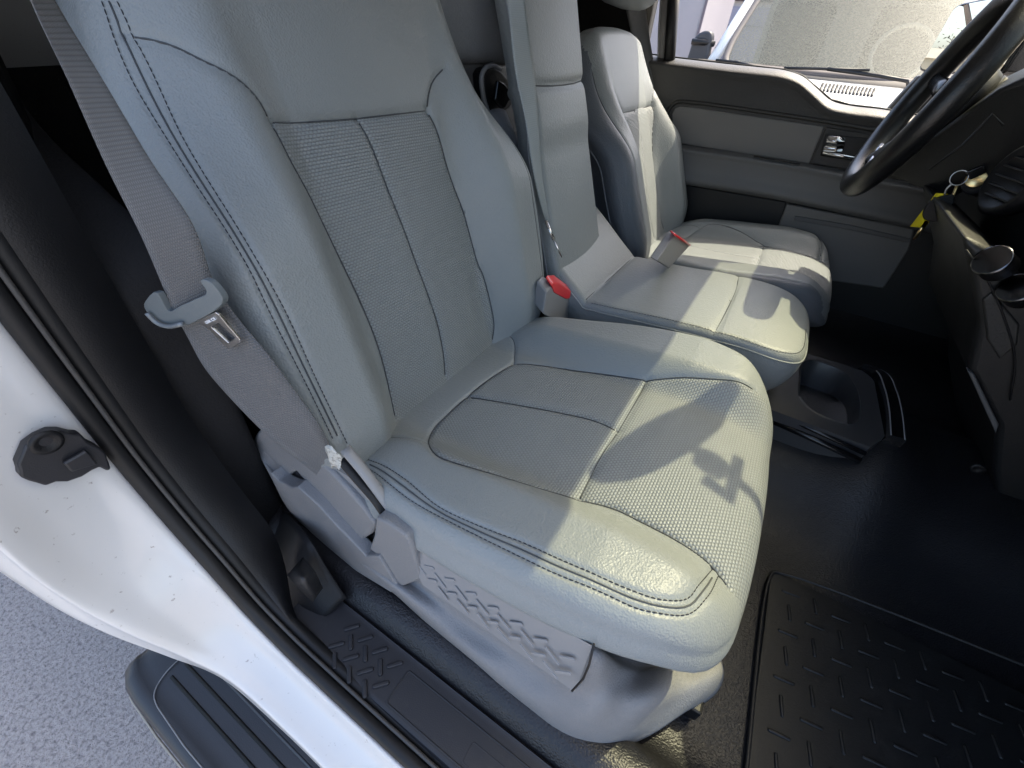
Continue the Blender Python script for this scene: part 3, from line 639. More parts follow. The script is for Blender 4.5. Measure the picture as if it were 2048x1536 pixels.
# centre seat
cs = empty('centre_seat', (0, 1.05, .66), 'narrow centre seat with folding armrest back between the two front seats', 'car seat')
def h_c(a, b): return .932 + .10 * np.minimum(b + .05, 0) * .3 + .010 * (1 - (a / .2) ** 2) - 1.2 * np.maximum(b - .05, 0) ** 2 + .75 * np.maximum(-.285 - b, 0)
cc = Pad([0, 1.05, 0], [0, 1, 0], [1, 0, 0], [0, 0, 1], [(-.19, -.46), (-.195, -.40), (-.20, -.30), (-.18, -.1), (-.165, .04), (-.158, .12), (-.125, .163), (0, .172), (.125, .165), (.185, .13), (.207, .06), (.20, -.02), (.165, -.15), (.15, -.30), (.15, -.46)], h_c, .018)
cross = cc.seam([(-.170, -.008), (-.05, -.004), (.08, -.004), (.198, -.012)], .003, .0035, raw=True); rearb = cc.seam([(-.198, -.29), (-.02, -.283), (.148, -.285)], .003, .0035, raw=True)
edge = resample(cc.out, .01, True); cen = np.array([0, -.1]); ed = edge + (cen - edge) / np.linalg.norm(cen - edge, axis=1)[:, None] * .011
k0 = [i for i in range(len(ed)) if ed[i][1] > -.30]; order = sorted(k0, key=lambda i: 0)
ob = cc.build([], ['seat_cushion'], [M['leather']], cs, 300, 60, lambda t, o: (.004 * math.sin(t * math.pi) - .045 * t * t, .115 * t), ((0, -.35), (0, 0)))
ccu = ob[0]
for l_ in (cross, rearb[2:-2]): obj('seam', *tube(cc.line3(l_, .001), .001, 6), M['seam'], ccu)
zt, _ = cc.top(edge * .9999); ring = cc.W(edge, zt + .001); obj('piping', *tube(ring, .0022, 6, closed=True), M['leather'], ccu)
V, F = stitches(cc.line3(np.array([p for p in ed if p[1] > -.28 and p[0] < .0]), .0008), np.array([0, 0, 1.])); obj('stitching', V, F, M['thread'], ccu)
ta = math.radians(18.8)
def h_a(a, b): return .004 - .010 * (a / .13) ** 2 + .007 * ss(.30, .36, b) - .0 * b
ar = Pad([-.335, .978, .915], [0, 1, 0], [-math.sin(ta), 0, math.cos(ta)], [math.cos(ta), 0, math.sin(ta)], [(-.112, -.035), (-.128, 0), (-.128, .2), (-.125, .42), (-.122, .58), (-.12, .70), (.118, .70), (.12, .42), (.124, .2), (.122, .02), (.10, -.025), (0, -.04)], h_a, .014)
_b = float(ar.hit(px('1100,166'))[0][1]); sm = ar.seam([(-.124, _b), (-.04, _b - .004), (.05, _b - .002), (.119, _b + .004)], .006, .006, raw=True)
ob = ar.build([], ['armrest_back'], [M['leather']], cs, 300, 60, lambda t, o: (.003 * math.sin(t * math.pi) - .02 * t * t, .05 * t), ((0, .05), (0, .55)))
arm = ob[0]
obj('seam', *tube(ar.line3(sm, .0012), .0012, 6), M['seam'], arm)
q = resample(ar.out, .012, True); zt, _ = ar.top(q * .9999); ring = ar.W(q, zt - .014); obj('piping', *tube(ring, .0025, 6, closed=True), M['leather_dk'], arm)
# upper block behind the armrest and its plastic shell with a black latch
V, F = box((-.68, 1.02, 1.485), (.15, .56, .30)); obj('head_restraint', V, F, M['leather_dk'], cs, bevel=.03, seg=5)
V, F = box((-.69, .97, 1.07), (.12, .42, .54)); obj('seat_shell', V, F, M['doormid'], cs, bevel=.012, seg=3)
lt = [at(u, v, x=-.60) for u, v in px('968,150 975,138 988,134 1002,142 1018,160 1032,182 1033,197 1020,215 1006,226 998,239 986,236 978,215 970,180')]
obj('latch_recess', *prism(lt, (-.03, 0, 0)), M['black'], cs, bevel=.003)
lt = [at(u, v, x=-.595) for u, v in px('990,160 1002,165 1018,188 1004,214 998,216 984,200')]
obj('latch', *prism(lt, (.010, 0, 0)), M['blackgloss'], cs, bevel=.003)
obj('latch_rim', *tube(catmull([at(u, v, x=-.605) for u, v in px('1000,139 985,131 970,138 963,155 966,190 974,218 984,240')], 4), .005, 8), M['plastic_sm'], cs)
V, F = tube(catmull([at(985, 236, x=-.60), at(1012, 300, x=-.55), at(1045, 390, x=-.50), at(1075, 480, x=-.46), at(1085, 560, x=-.44)], 6), .036, 16, flat=.8)
obj('hinge_arm', V, F, M['leather_dk'], cs)
# cup holder drawer under the centre seat
def plate_hole(outer, hole, z, n=72):
    c = np.mean(hole, 0)
    def rad(poly, ang):
        d = np.array([math.cos(ang), math.sin(ang)]); best = None
        for i in range(len(poly)):
            p, q = poly[i] - c, poly[(i + 1) % len(poly)] - c; e = q - p; den = d[0] * e[1] - d[1] * e[0]
            if abs(den) < 1e-12: continue
            t = (p[0] * e[1] - p[1] * e[0]) / den; s_ = (p[0] * d[1] - p[1] * d[0]) / den
            if t > 0 and -1e-9 <= s_ <= 1 + 1e-9: best = t if best is None else min(best, t)
        return c + d * best
    A_ = [2 * math.pi * k / n for k in range(n)]; O_ = [rad(outer, t) for t in A_]; H = [rad(hole, t) for t in A_]
    return np.array(O_), np.array(H)
dr = empty('cup_holder_drawer', (.27, 1.08, .62), 'open black cup holder drawer pulled out below the centre seat', 'cup holder')
ZD = .785
outp = np.array([at(u, v, z=ZD)[:2] for u, v in px('1545,808 1600,702 1727,742 1748,760 1770,875 1740,894')]); outp[0] += [-.06, -.022]; outp[1] += [-.08, .0]
holep = catmull([at(u, v, z=ZD)[:2] for u, v in px('1604,798 1602,755 1605,730 1618,723 1639,726 1687,747 1703,766 1714,790 1716,830 1709,846 1693,848 1661,838 1628,822')], 4, True)
O_, H_ = plate_hole(outp, holep, ZD); n = len(O_)
cH = H_.mean(0); z3 = lambda q, z: np.c_[q, np.full(len(q), z)]
V = np.vstack([z3(O_, ZD - .085), z3(O_, ZD), z3(H_ + (H_ - cH) * .08, ZD), z3(H_ + (H_ - cH) * .03, ZD + .003), z3(H_, ZD), z3(cH + (H_ - cH) * .95, ZD - .03), z3(cH + (H_ - cH) * .88, ZD - .070), z3(cH + (H_ - cH) * .02, ZD - .072)])
obj('drawer_tray', V, grid_faces(8, n, True), mat('drawer_plastic', (.04, .04, .042), .35, [('noise', 420, .0004)]), dr, split=40)
rl = [at(1546, 812, z=ZD), at(1640, 852, z=ZD), at(1738, 896, z=ZD)]
obj('slide_rail', *merge(tube([p - [0, .006, .012] for p in rl], .005, 8), tube([p - [0, .010, .030] for p in rl], .007, 8)), M['blackgloss'], dr)
fp = catmull([at(u, v, z=ZD) for u, v in px('1732,738 1756,752 1772,785 1782,830 1786,882')], 6)
V = []
for p in fp:
    for dx, dz in ((-.012, .004), (-.010, .012), (.012, .014), (.018, .008), (.016, -.02), (-.012, -.105), (-.050, -.095), (-.02, -.02)): V.append(p + [dx, 0, dz])
n8 = 8; F = grid_faces(len(fp), n8, True) + [list(range(n8)), [(len(fp) - 1) * n8 + k for k in range(n8)][::-1]]
fc = obj('drawer_front', V, F, M['blackgloss'], dr, split=35)
e_ = fp + [.019, 0, .014]; obj('front_edge', *merge(tube(fp[2:] + [.014, 0, .0125], .0016, 6), tube(fp[6:] + [-.010, 0, .0125], .0013, 6)), mat('edge_highlight', (.25, .25, .26), .3), fc)  # pale tubes paint the highlight on the glossy front's edges

# ------------------------------------------------------------------ belts and buckles
def belt(name, rows, m, label, parent=None):
    Lp = [at(a[0], a[1], **{a[2]: a[3]}) for a, _ in rows]; Rp = [at(b[0], b[1], **{b[2]: b[3]}) for _, b in rows]
    V, F, UV = ribbon(Lp, Rp); o = obj(name, V, F, m, parent, uv=UV, solid=.0013, soff=0); return o
b1 = empty('seat_belt', at(400, 600, y=.18), 'charcoal belt with its latch plate hanging beside the nearest seat', 'seat belt', 'seat belts')
Y = lambda u, v, y: (u, v, 'y', y)
belt('webbing', [(Y(20, -120, .150), Y(45, -120, .160)), (Y(62, 0, .150), Y(108, 0, .165)), (Y(140, 170, .150), Y(212, 170, .168)), (Y(215, 335, .150), Y(300, 320, .170)), (Y(285, 475, .150), Y(385, 450, .170)), (Y(345, 615, .152), Y(432, 575, .172)),
    (Y(375, 672, .154), Y(478, 640, .176)), (Y(412, 738, .157), Y(535, 708, .180)), (Y(470, 805, .162), Y(592, 785, .187)), (Y(540, 875, .172), Y(640, 852, .193)), (Y(590, 915, .186), Y(664, 898, .204)), (Y(632, 948, .205), Y(690, 930, .222)), (Y(662, 975, .232), Y(715, 962, .248))], M['belt'], '', b1)
# latch plate: plastic body + steel tongue
tp = lambda u, v, o=0: at(u, v, y=.148 - o)
Z5 = lambda x, y: (280 + x / 5.689, 520 + y / 5.689)
body = catmull([tp(*Z5(*q)) for q in [(120, 520), (150, 420), (270, 350), (340, 480), (385, 555), (520, 500), (700, 420), (830, 330), (760, 215), (850, 215), (930, 290), (1005, 400), (1000, 470), (900, 560), (760, 640), (640, 700), (480, 745), (330, 720), (200, 640)]], 3, True)
# the body follows the belt's plane: its right end lies deeper
def tilt(Pl):
    Q = []
    for p in Pl:
        u = (RM.T @ (p - CAM)); uu = PP[0] + FPX * u[0] / u[2]; vv = PP[1] + FPX * u[1] / u[2]
        Q.append(at(uu, vv, y=.146 + (uu - 300) * .00014))
    return np.array(Q)
body = tilt(body)
BD = body; nb_ = len(BD); from mathutils.geometry import tessellate_polygon as _tp
tri = [list(t) for t in _tp([[Vector((p[0], p[2], 0)) for p in BD]])]
BV = np.vstack([BD, BD + np.array([.001, -.006, .0005])]); BF = tri + [[i + nb_ for i in t] for t in tri] + [[i, (i + 1) % nb_, nb_ + (i + 1) % nb_, nb_ + i] for i in range(nb_)]
obj('latch_body', BV, BF, mat('slate_plastic', (.12, .14, .15), .42, [('noise', 300, .0002)]), b1, bevel=.0012, seg=2)
obj('latch_loop', *tube(tilt(catmull([tp(*Z5(*q)) for q in [(200, 560), (300, 660), (430, 710), (600, 680)]], 4)) + np.array([0, -.010, 0]), .0022, 8), mat('slate_plastic_2', (.15, .165, .175), .35), b1)
To = tilt([tp(*Z5(*q)) for q in [(670, 685), (760, 640), (930, 560), (1060, 720), (1195, 880), (1200, 905), (1070, 985), (1040, 975), (850, 770), (760, 700)]])
Ti = tilt([tp(*Z5(*q)) for q in [(865, 735), (950, 685), (1140, 860), (1060, 915)]])
def ring_plate(O, I, th, n=48):
    # outer polygon with a hole, extruded
    c = I.mean(0); ex = nrm(I[1] - I[0]); nn = nrm(np.cross(ex, I[2] - I[0])); ey = np.cross(nn, ex)
    o2 = np.array([[(p - c) @ ex, (p - c) @ ey] for p in O]); i2 = np.array([[(p - c) @ ex, (p - c) @ ey] for p in I])
    A, B = plate_hole(o2, i2, 0, n); up = lambda q, d: c + q[:, :1] * ex + q[:, 1:] * ey + nn * d
    V = np.vstack([up(B, -th), up(A, -th), up(A, th), up(B, th)]); n_ = len(A)
    return V, [[r * n_ + k, r * n_ + (k + 1) % n_, ((r + 1) % 4) * n_ + (k + 1) % n_, ((r + 1) % 4) * n_ + k] for r in range(4) for k in range(n_)]
obj('latch_tongue', *ring_plate(To - [0, .004, 0], Ti - [0, .004, 0], .0013), M['steel'], b1, bevel=.0005, smooth=False)
def text(name, s, p, ux, uy, size, m, parent, align='CENTER'):
    cv = bpy.data.curves.new(name, 'FONT'); cv.body = s; cv.size = size; cv.extrude = .0002; cv.align_x = align; cv.align_y = 'CENTER'
    t = bpy.data.objects.new(name, cv); scene.collection.objects.link(t)
    ux = nrm(ux); nz = nrm(np.cross(ux, uy)); uy = np.cross(nz, ux)
    t.matrix_world = Matrix(((ux[0], uy[0], nz[0], p[0]), (ux[1], uy[1], nz[1], p[1]), (ux[2], uy[2], nz[2], p[2]), (0, 0, 0, 1)))
    bpy.context.view_layer.update(); me = bpy.data.meshes.new_from_object(t.evaluated_get(bpy.context.evaluated_depsgraph_get()))
    mw = t.matrix_world.copy(); bpy.data.objects.remove(t); me.transform(mw)
    V = np.array([v.co[:] for v in me.vertices]); F = [list(f.vertices) for f in me.polygons]
    return obj(name, V, F, m, parent, smooth=False)
pa, pb = tilt([tp(*Z5(805, 695)), tp(*Z5(945, 630))]); pc = tilt([tp(*Z5(900, 740))])[0]
text('lettering', 'GYAL  CYI', (pa + pb) / 2 - [0, .0062, 0], pb - pa, (pa + pb) / 2 - pc, .0042, mat('white_print', (.75, .75, .75), .6), b1)
# torn white tag on the belt
lr = [[(649, 893), (656, 890), (663, 893)], [(651, 903), (661, 898), (672, 903)], [(655, 911), (668, 906), (683, 914)], [(657, 919), (669, 915), (682, 924)], [(661, 928), (671, 923), (681, 931)], [(663, 937), (670, 933), (678, 940)]]
V, F, _ = patch([[at(u, v, y=.184 + .0022 * ((i * 2 + j) % 3 - 1) * (1 if i % 2 else -.6)) for j, (u, v) in enumerate(r)] for i, r in enumerate(lr)], 3, 3)
tag(obj('paper_label', V, F, mat('inked_paper', (.42, .42, .39), .8, [('noise', 120, .0004)], dirt=((.10, .10, .09), 230, .52, .60, .7)), None, solid=.0005), 'crumpled white paper label stuck to the belt end beside the nearest seat', 'label')

b2 = empty('seat_belt', at(1075, 240, x=-.45), 'grey centre belt hanging down beside the armrest back', 'seat belt', 'seat belts')
X = lambda u, v, x: (u, v, 'x', x)
belt('webbing', [(X(1008, -40, -.49), X(1047, -40, -.47)), (X(1014, 0, -.485), X(1049, 0, -.465)), (X(1031, 146, -.46), X(1069, 156, -.45)), (X(1051, 244, -.44), X(1076, 249, -.43)), (X(1066, 342, -.42), X(1085, 361, -.415)), (X(1081, 410, -.41), X(1094, 415, -.405)), (X(1091, 442, -.405), X(1098, 444, -.40))], M['belt2'], '', b2)
obj('latch_tongue', *merge(tube([at(1092, 442, x=-.395), at(1108, 480, x=-.37)], .005, 8, flat=.5), tube([at(1108, 482, x=-.37), at(1124, 514, x=-.35)], .003, 8, flat=.5)), M['steel'], b2)
b3 = empty('seat_belt', at(1290, 100, y=1.9), 'dark belt running down behind the sunlit driver seat', 'seat belt', 'seat belts')
belt('webbing', [(Y(1245, -40, 1.86), Y(1278, -40, 1.90)), (Y(1249, 0, 1.86), Y(1288, 0, 1.90)), (Y(1266, 80, 1.87), Y(1300, 80, 1.91)), (Y(1288, 150, 1.88), Y(1311, 150, 1.91)), (Y(1308, 205, 1.89), Y(1318, 215, 1.91))], M['belt'], '', b3)
obj('anchor', *tube([at(1317, 212, y=1.89), at(1327, 222, y=1.89), at(1325, 232, y=1.89)], .008, 8), M['plastic_sm'], b3)
# passenger buckle with red button
bu = empty('belt_buckle', at(1120, 640, x=-.33), 'grey buckle with red button between the nearest seat and the centre seat', 'buckle')
XB = -.325
fr = [at(u, v, x=XB) for u, v in px('1093,584 1103,574 1149,591 1152,602 1130,648 1118,650 1086,628')]
obj('buckle_housing', *prism(fr, (-.030, .01, .012)), M['plastic_sm'], bu, bevel=.004, seg=3)
rd = [at(u, v, x=XB + .001) for u, v in px('1103,572 1107,567 1119,566 1146,586 1146,592 1141,597 1132,599 1108,586')]
obj('release_button', *prism(rd, (-.018, .004, .012)), M['red'], bu, bevel=.002)
obj('buckle_stalk', *tube(catmull([at(1125, 600, x=-.37), at(1108, 540, x=-.39), at(1096, 510, x=-.40)], 4), .012, 10, flat=.5), M['plastic'], bu)
# puckered boot below it
V, F = tube(catmull([at(1100, 640, x=-.35), at(1120, 655, x=-.34), at(1150, 640, x=-.34), at(1165, 600, x=-.36)], 4), .022, 12); obj('buckle_boot', V, F, M['leather_dk'], bu)
bd = empty('belt_buckle', at(1345, 500, x=-.17), 'dark grey buckle standing up beside the driver seat cushion', 'buckle')
fr = [at(u, v, x=-.17) for u, v in px('1350,469 1381,491 1338,537 1314,522')]
obj('buckle_housing', *prism(fr, (-.02, .012, .0)), M['plastic'], bd, bevel=.003)
rd = [at(u, v, x=-.165) for u, v in px('1351,468 1382,490 1380,493 1349,471')]
obj('release_button', *prism(rd, (-.014, .010, .003)), M['red'], bd)

# head restraint of the driver seat
V, F = lathe((-.60, 1.62, 1.56), (0, 1, 0), [(.02, -.15), (.07, -.14), (.085, -.10), (.088, 0), (.085, .10), (.07, .14), (.02, .15)], 28)
obj('head_restraint', V, F, M['leather'], seat2)
# ------------------------------------------------------------------ far (driver) door
YD = 1.90
dd = empty('driver_door', (.1, YD, .8), 'closed driver door with dark padded top, grey inserts and chrome handle', 'truck door')
D = lambda u, v, y=YD: at(u, v, y=y)
topl = px('1300,112 1340,117 1400,124 1460,131 1520,137 1570,143 1605,155 1635,180 1662,203 1700,213 1760,220 1830,232 1900,246 2000,262')
rows = []
for u, v in topl:
    t = D(u, v, YD + .075); i_ = D(u, v + 12, YD + .0) if False else t + np.array([0, -.062, -.006])
    t2 = t + np.array([0, .012, -.006])
    rows.append([t2 - [0, 0, .5], t2, t, t + [0, -.03, .003], i_, i_ + [0, -.016, -.012], np.array([i_[0], YD, i_[2] - .035]), np.array([i_[0] * 1.0, YD, 1.15]), np.array([i_[0], YD + .002, .95]), np.array([i_[0], YD + .004, .66])])
r0 = [p - [.16, 0, 0] for p in rows[0]]; r1 = [p + [1.0, 0, -.0] for p in rows[-1]]
V, F, _ = patch([r0] + rows + [r1], 4, 4)
obj('door_panel', V, F, M['doordark'], dd)
wt = D(1340, 117, YD + .078)
def sheet(pts, y, m, name, th=.006, bev=.004, parent=None, n=0):
    P_ = [D(u, v, y) for u, v in pts]
    if n: P_ = catmull(P_, n, True)
    return obj(name, *prism(P_, (0, th + .01, 0)), m, parent or dd, bevel=bev, seg=3)
rim = catmull([D(u, v, YD - .001) for u, v in px('1334,300 1337,222 1352,205 1385,205 1450,213 1650,243 1760,262')], 5)
obj('panel_bead', *tube(rim, .006, 8), M['doordark'], dd)
sheet(px('1341,284 1344,228 1350,217 1360,213 1385,215 1648,253 1618,328'), YD - .003, M['doorgrey'], 'cloth_insert')
sheet(px('1652,254 1780,274 1765,352 1619,328'), YD - .004, M['doordark'], 'handle_bezel')
sheet(px('1650,268 1760,278 1750,330 1640,312'), YD - .006, M['black'], 'handle_recess', .004)
hd = empty('x', (0, 0, 0)) if False else None
V, F, _ = patch([[D(u, v, YD - o_) for u, v, o_ in r] for r in ([(1656, 270, .010), (1652, 282, .018), (1648, 294, .010), (1645, 302, .016)], [(1668, 271, .016), (1665, 283, .026), (1661, 295, .014), (1657, 303, .018)], [(1680, 272, .014), (1678, 284, .024), (1675, 296, .014), (1672, 304, .018)], [(1693, 274, .002), (1691, 284, .010), (1688, 296, .006), (1685, 304, .010)])], 5, 5)
h_ = obj('door_handle', V, F, mat('handle_chrome', (.5, .5, .51), .12, metal=1), dd, solid=.003)
obj('handle_bar', *tube([D(1645, 306, YD - .014), D(1680, 311, YD - .016), D(1720, 318, YD - .014)], .0055, 10), M['chrome'], h_)
# armrest
ar_t = px('1338,286 1400,295 1500,309 1620,329 1700,345 1800,362 1900,380'); ar_b = px('1352,366 1400,373 1480,385 1573,402 1680,425 1830,458 1930,480')
rows = []
for (u, v), (u2, v2) in zip(ar_t, ar_b):
    a_, b2_ = D(u, v, YD), D(u2, v2, YD - .05)
    x = a_[0]; b2_ = np.array([x, YD - .05, b2_[2]]) if False else b2_
    m1 = a_ + (b2_ - a_) * .18 + [0, -.035, 0]
    rows.append([a_ + [0, .02, .01], a_ + [0, -.004, .0], a_ * .9 + b2_ * .1 + [0, -.035, .004], a_ * .78 + b2_ * .22 + [0, -.028, 0], a_ * .4 + b2_ * .6 + [0, -.012, 0], b2_ + [0, .0, .01], b2_ + [0, .012, -.004], b2_ + [0, .06, .0]])
V, F, _ = patch(rows, 6, 5); obj('armrest', V, F, M['doormid'], dd)
obj('pull_slot', *tube([D(1508, 312, YD - .034), D(1560, 321, YD - .036), D(1600, 328, YD - .034)], .004, 8, flat=.6), M['black'], dd)
sheet(px('1330,360 1360,368 1573,404 1556,470 1345,470'), YD - .002, M['black'], 'map_pocket', .004)
sheet(px('1574,408 1830,458 1818,500 1768,578 1700,568 1545,545 1545,480'), YD - .02, M['doorgrey'], 'lower_panel', .02, .006)
sheet(px('1590,432 1700,450 1822,478 1818,486 1700,460 1588,441'), YD - .024, M['doormid'], 'panel_crease', .004, .002)
# lock button scoop and window rubber
sheet(px('1383,135 1402,138 1400,156 1372,158 1376,146'), YD + .006, M['black'], 'lock_scoop', .02, .003)
obj('scoop_rim', *tube([D(1372, 158, YD + .004), D(1386, 161, YD + .004), D(1400, 158, YD + .004)], .003, 6), M['chrome'], dd)
wl = [D(u, v - 3, YD + .082) for u, v in topl]
obj('window_rubber', *tube(wl, .004, 6), M['rubber'], dd)
obj('door_skin', *prism([(-.62, YD + .10, .55), (1.05, YD + .10, .55), (1.05, YD + .10, 1.15), (.4, YD + .10, 1.22), (.05, YD + .10, 1.30), (-.62, YD + .10, 1.36)], (0, .03, 0)), M['paint'], dd, bevel=.01)
# rear frame of the far door: pillar trims
V, F = merge(tube([at(1338, 128, y=1.93), at(1343, 60, y=1.93), at(1352, -60, y=1.93)], .020, 10), ); obj('window_frame', V, F, M['black'], dd)
obj('pillar_cover', *tube([at(1322, 180, y=1.94), at(1326, 60, y=1.94), at(1336, -60, y=1.94)], .016, 10), M['doorgrey'], cab)
obj('pillar_seal', *tube([at(1315, 200, y=1.93), at(1318, 60, y=1.93), at(1326, -60, y=1.93)], .004, 8), M['plastic_sm'], cab)
V, F = box((-.80, 1.97, 1.2), (.36, .05, 1.3)); obj('far_pillar_trim', V, F, M['trim'], cab)
# driver side mirror outside the window
dm = empty('door_mirror', at(1940, 80, y=2.28), 'large black door mirror outside the driver window, reflecting a tree and a cream wall', 'mirror')
n_m = nrm([-.86, -.50, .008]); mc0 = at(1935, 70, y=2.30)
def on_m(u, v): d = ray(u, v); return CAM + d * (np.dot(mc0 - CAM, n_m) / np.dot(d, n_m))
q4 = [on_m(1838, 138), on_m(1995, 150), on_m(2110, -25), on_m(1912, 12)]
def rquad(c, ex, ey, w_, h_, r, n=5):
    out = []
    for cx, cy, a0 in ((w_ - r, h_ - r, 0), (-w_ + r, h_ - r, 90), (-w_ + r, -h_ + r, 180), (w_ - r, -h_ + r, 270)):
        for k in range(n + 1): t = math.radians(a0 + 90 * k / n); out.append(c + ex * (cx + r * math.cos(t)) + ey * (cy + r * math.sin(t)))
    return np.array(out)
def fillet(Q, f=.14, n=5):
    Q = np.array(Q); out = []
    for i in range(4):
        p, a, b = Q[i], Q[i - 1], Q[(i + 1) % 4]; s, e = p + (a - p) * f, p + (b - p) * f * 1.0
        for k in range(n + 1): t = k / n; out.append((1 - t) ** 2 * s + 2 * t * (1 - t) * p + t * t * e)
    return np.array(out)
g = fillet(q4, .10)
mc = g.mean(0); big = mc + (g - mc) * 1.07
obj('mirror_housing', *prism(big - n_m * .004, -n_m * .07), M['blackgloss'], dm, bevel=.006)
mir = bpy.data.materials.new('mirror_glass'); mir.use_nodes = True; mb = mir.node_tree.nodes['Principled BSDF']; mb.inputs['Metallic'].default_value = 1; mb.inputs['Roughness'].default_value = .0; mb.inputs['Base Color'].default_value = (.85, .87, .88, 1)
obj('mirror_glass', *prism(g + n_m * .001, -n_m * .004), mir, dm, smooth=False)
obj('mirror_arm', *prism([at(u, v, y=2.06) for u, v in px('1838,150 1925,156 1900,200 1790,252 1745,300 1760,235 1800,190')], (0, .05, 0)), mat('sail_grey', (.05, .05, .05), .5), dm, bevel=.006)

# ------------------------------------------------------------------ steering wheel
tw = math.radians(17); upw = np.array([math.sin(tw), 0, math.cos(tw)]); nw = np.array([-math.cos(tw), 0, math.sin(tw)])
WY = 1.49; sW = WY / 1.61; wb = np.array([.151 * sW + .012, WY, 1.38 - (1.38 - 1.117) * sW + .012]); WR = .205; wc = wb + upw * WR
sw = empty('steering_wheel', wc, 'black leather steering wheel seen edge-on at the upper right', 'steering wheel')
ey = np.array([0, 1., 0])
ringp = np.array([wc + WR * (math.cos(a) * -upw + math.sin(a) * ey) for a in np.linspace(0, 2 * math.pi, 64, endpoint=False)])
lea = mat('wheel_leather', (.007, .007, .008), .32, [('leather', 700, .0003)], spec=.5)
obj('rim', *tube(ringp, .027, 16, closed=True), lea, sw)
V, F = lathe(wc - nw * .045, nw, [(.02, -.05), (.075, -.03), (.085, .0), (.07, .022), (.03, .03)], 24); obj('hub', V, F, M['black'], sw)
for a in (math.radians(80), math.radians(-80), math.radians(150), math.radians(-150), ):
    d_ = math.cos(a) * upw + math.sin(a) * ey; obj('spoke', *tube([wc + d_ * .06 - nw * .035, wc + d_ * .12 - nw * .018, wc + d_ * .178], [.022, .02, .014], 10, flat=.5, up=nw), mat('spoke_silver', (.22, .22, .23), .3, metal=.6) if abs(a) > 2 else M['blackgloss'], sw)
obj('spoke_trim', *tube([wc + (math.cos(a) * -upw + math.sin(a) * ey) * .166 - nw * .004 for a in np.linspace(-.75, .75, 16)], .010, 8, flat=.5, up=nw), mat('silver_trim', (.35, .36, .38), .25, metal=.7), sw)
# ------------------------------------------------------------------ dashboard
da = empty('dashboard', (.6, 1.05, .9), 'dark dashboard with steering column, vents and knobs on the right', 'dashboard')
dgrey = mat('dash_plastic', (.008, .008, .009), .55, [('noise', 330, .0008)])
dp = [(.42, 1.34), (.36, 1.27), (.40, 1.15), (.47, 1.02), (.55, .93), (.66, .84), (.80, .76), (1.1, .74), (1.15, 1.24), (.80, 1.36)]
def dash_x(y): return .13 * ss(1.25, .75, y)
V = []; ys = np.linspace(.16, 1.93, 26)
for y in ys:
    for x, z in catmull([(x, z) for x, z in dp], 4, True): V.append([x + .10 * ss(.9, .3, y) * (1 if x < 1 else 0) + .02, y, z])
nn_ = 4 * len(dp); obj('dash_body', V, grid_faces(len(ys), nn_, True) + [list(range(nn_)), [(len(ys) - 1) * nn_ + k for k in range(nn_)][::-1]], dgrey, da)
# column shroud
sc = [wc - nw * .07 + [0, 0, -.0], wc - nw * .14 - [0, 0, .012], wc - nw * .26 - [0, 0, .03]]
obj('column_shroud', *tube(catmull(sc, 5), .075, 20, flat=.75, up=(0, 1, 0)), mat('shroud', (.012, .012, .013), .5, [('noise', 330, .0005)]), da)
# lower shroud / knee panel in front of the driver
pz = [at(u, v, y=y) for u, v, y in [(1760, 352, 1.50), (1870, 270, 1.40), (1995, 180, 1.32), (2100, 130, 1.30), (2110, 300, 1.30), (1990, 350, 1.34), (1900, 400, 1.45), (1850, 372, 1.5)]]
obj('knee_panel', *prism(pz, (.05, .25, .02)), dgrey, da, bevel=.015, seg=3)
ic = at(1938, 352, y=1.36)
obj('ignition_bezel', *lathe(ic + [.02, 0, 0], (-1, -.55, .15), [(.034, -.02), (.034, .004), (.028, .010), (.024, .006), (.010, .006)], 28), mat('bezel_black', (.03, .03, .034), .3), da)
# round vent and glove area right of it
vc = at(2030, 360, y=1.20)
obj('air_vent', *lathe(vc, (-1, -.3, .1), [(.060, -.02), (.062, .006), (.052, .012), (.046, .004), (.01, .0)], 32), M['black'], da)
for k, (u, v) in enumerate(((1985, 520), (2035, 575))):
    c_ = at(u + 4, v + 6, y=.985)
    kn = obj('climate_knob', *lathe(c_, (-.75, -.6, .45), [(.024, -.018), (.023, .006), (.019, .012), (.006, .010)], 28), M['black'], da)
    obj('knob_ring', *lathe(c_ + nrm([-.75, -.6, .45]) * .010, (-.75, -.6, .45), [(.0235, -.002), (.025, 0), (.025, .002), (.022, .003)], 28), mat('dark_chrome', (.12, .12, .13), .2, metal=1), kn)
cp = [at(u, v, y=1.0) for u, v in px('1925,470 1985,500 2080,590 2110,760 2110,1120 2040,1110 2000,1060 1985,940 1992,850 1945,760 1935,740 1955,640')]
obj('centre_stack', *prism(cp, (0, .5, 0)), mat('stack_plastic', (.006, .006, .0065), .5, [('noise', 330, .0006)]), da, bevel=.012, seg=3)
cp = [at(u, v, y=.994) for u, v in px('1965,600 1985,585 2040,650 2035,690 2000,720 1975,680')]
obj('switch_panel', *prism(cp, (0, .02, 0)), M['doordark'], da, bevel=.003)
cp = [at(u, v, y=.990) for u, v in px('1935,742 1948,748 1998,850 1992,868')]
obj('stack_trim', *prism(cp, (0, .02, 0)), M['doormid'], da, bevel=.002)
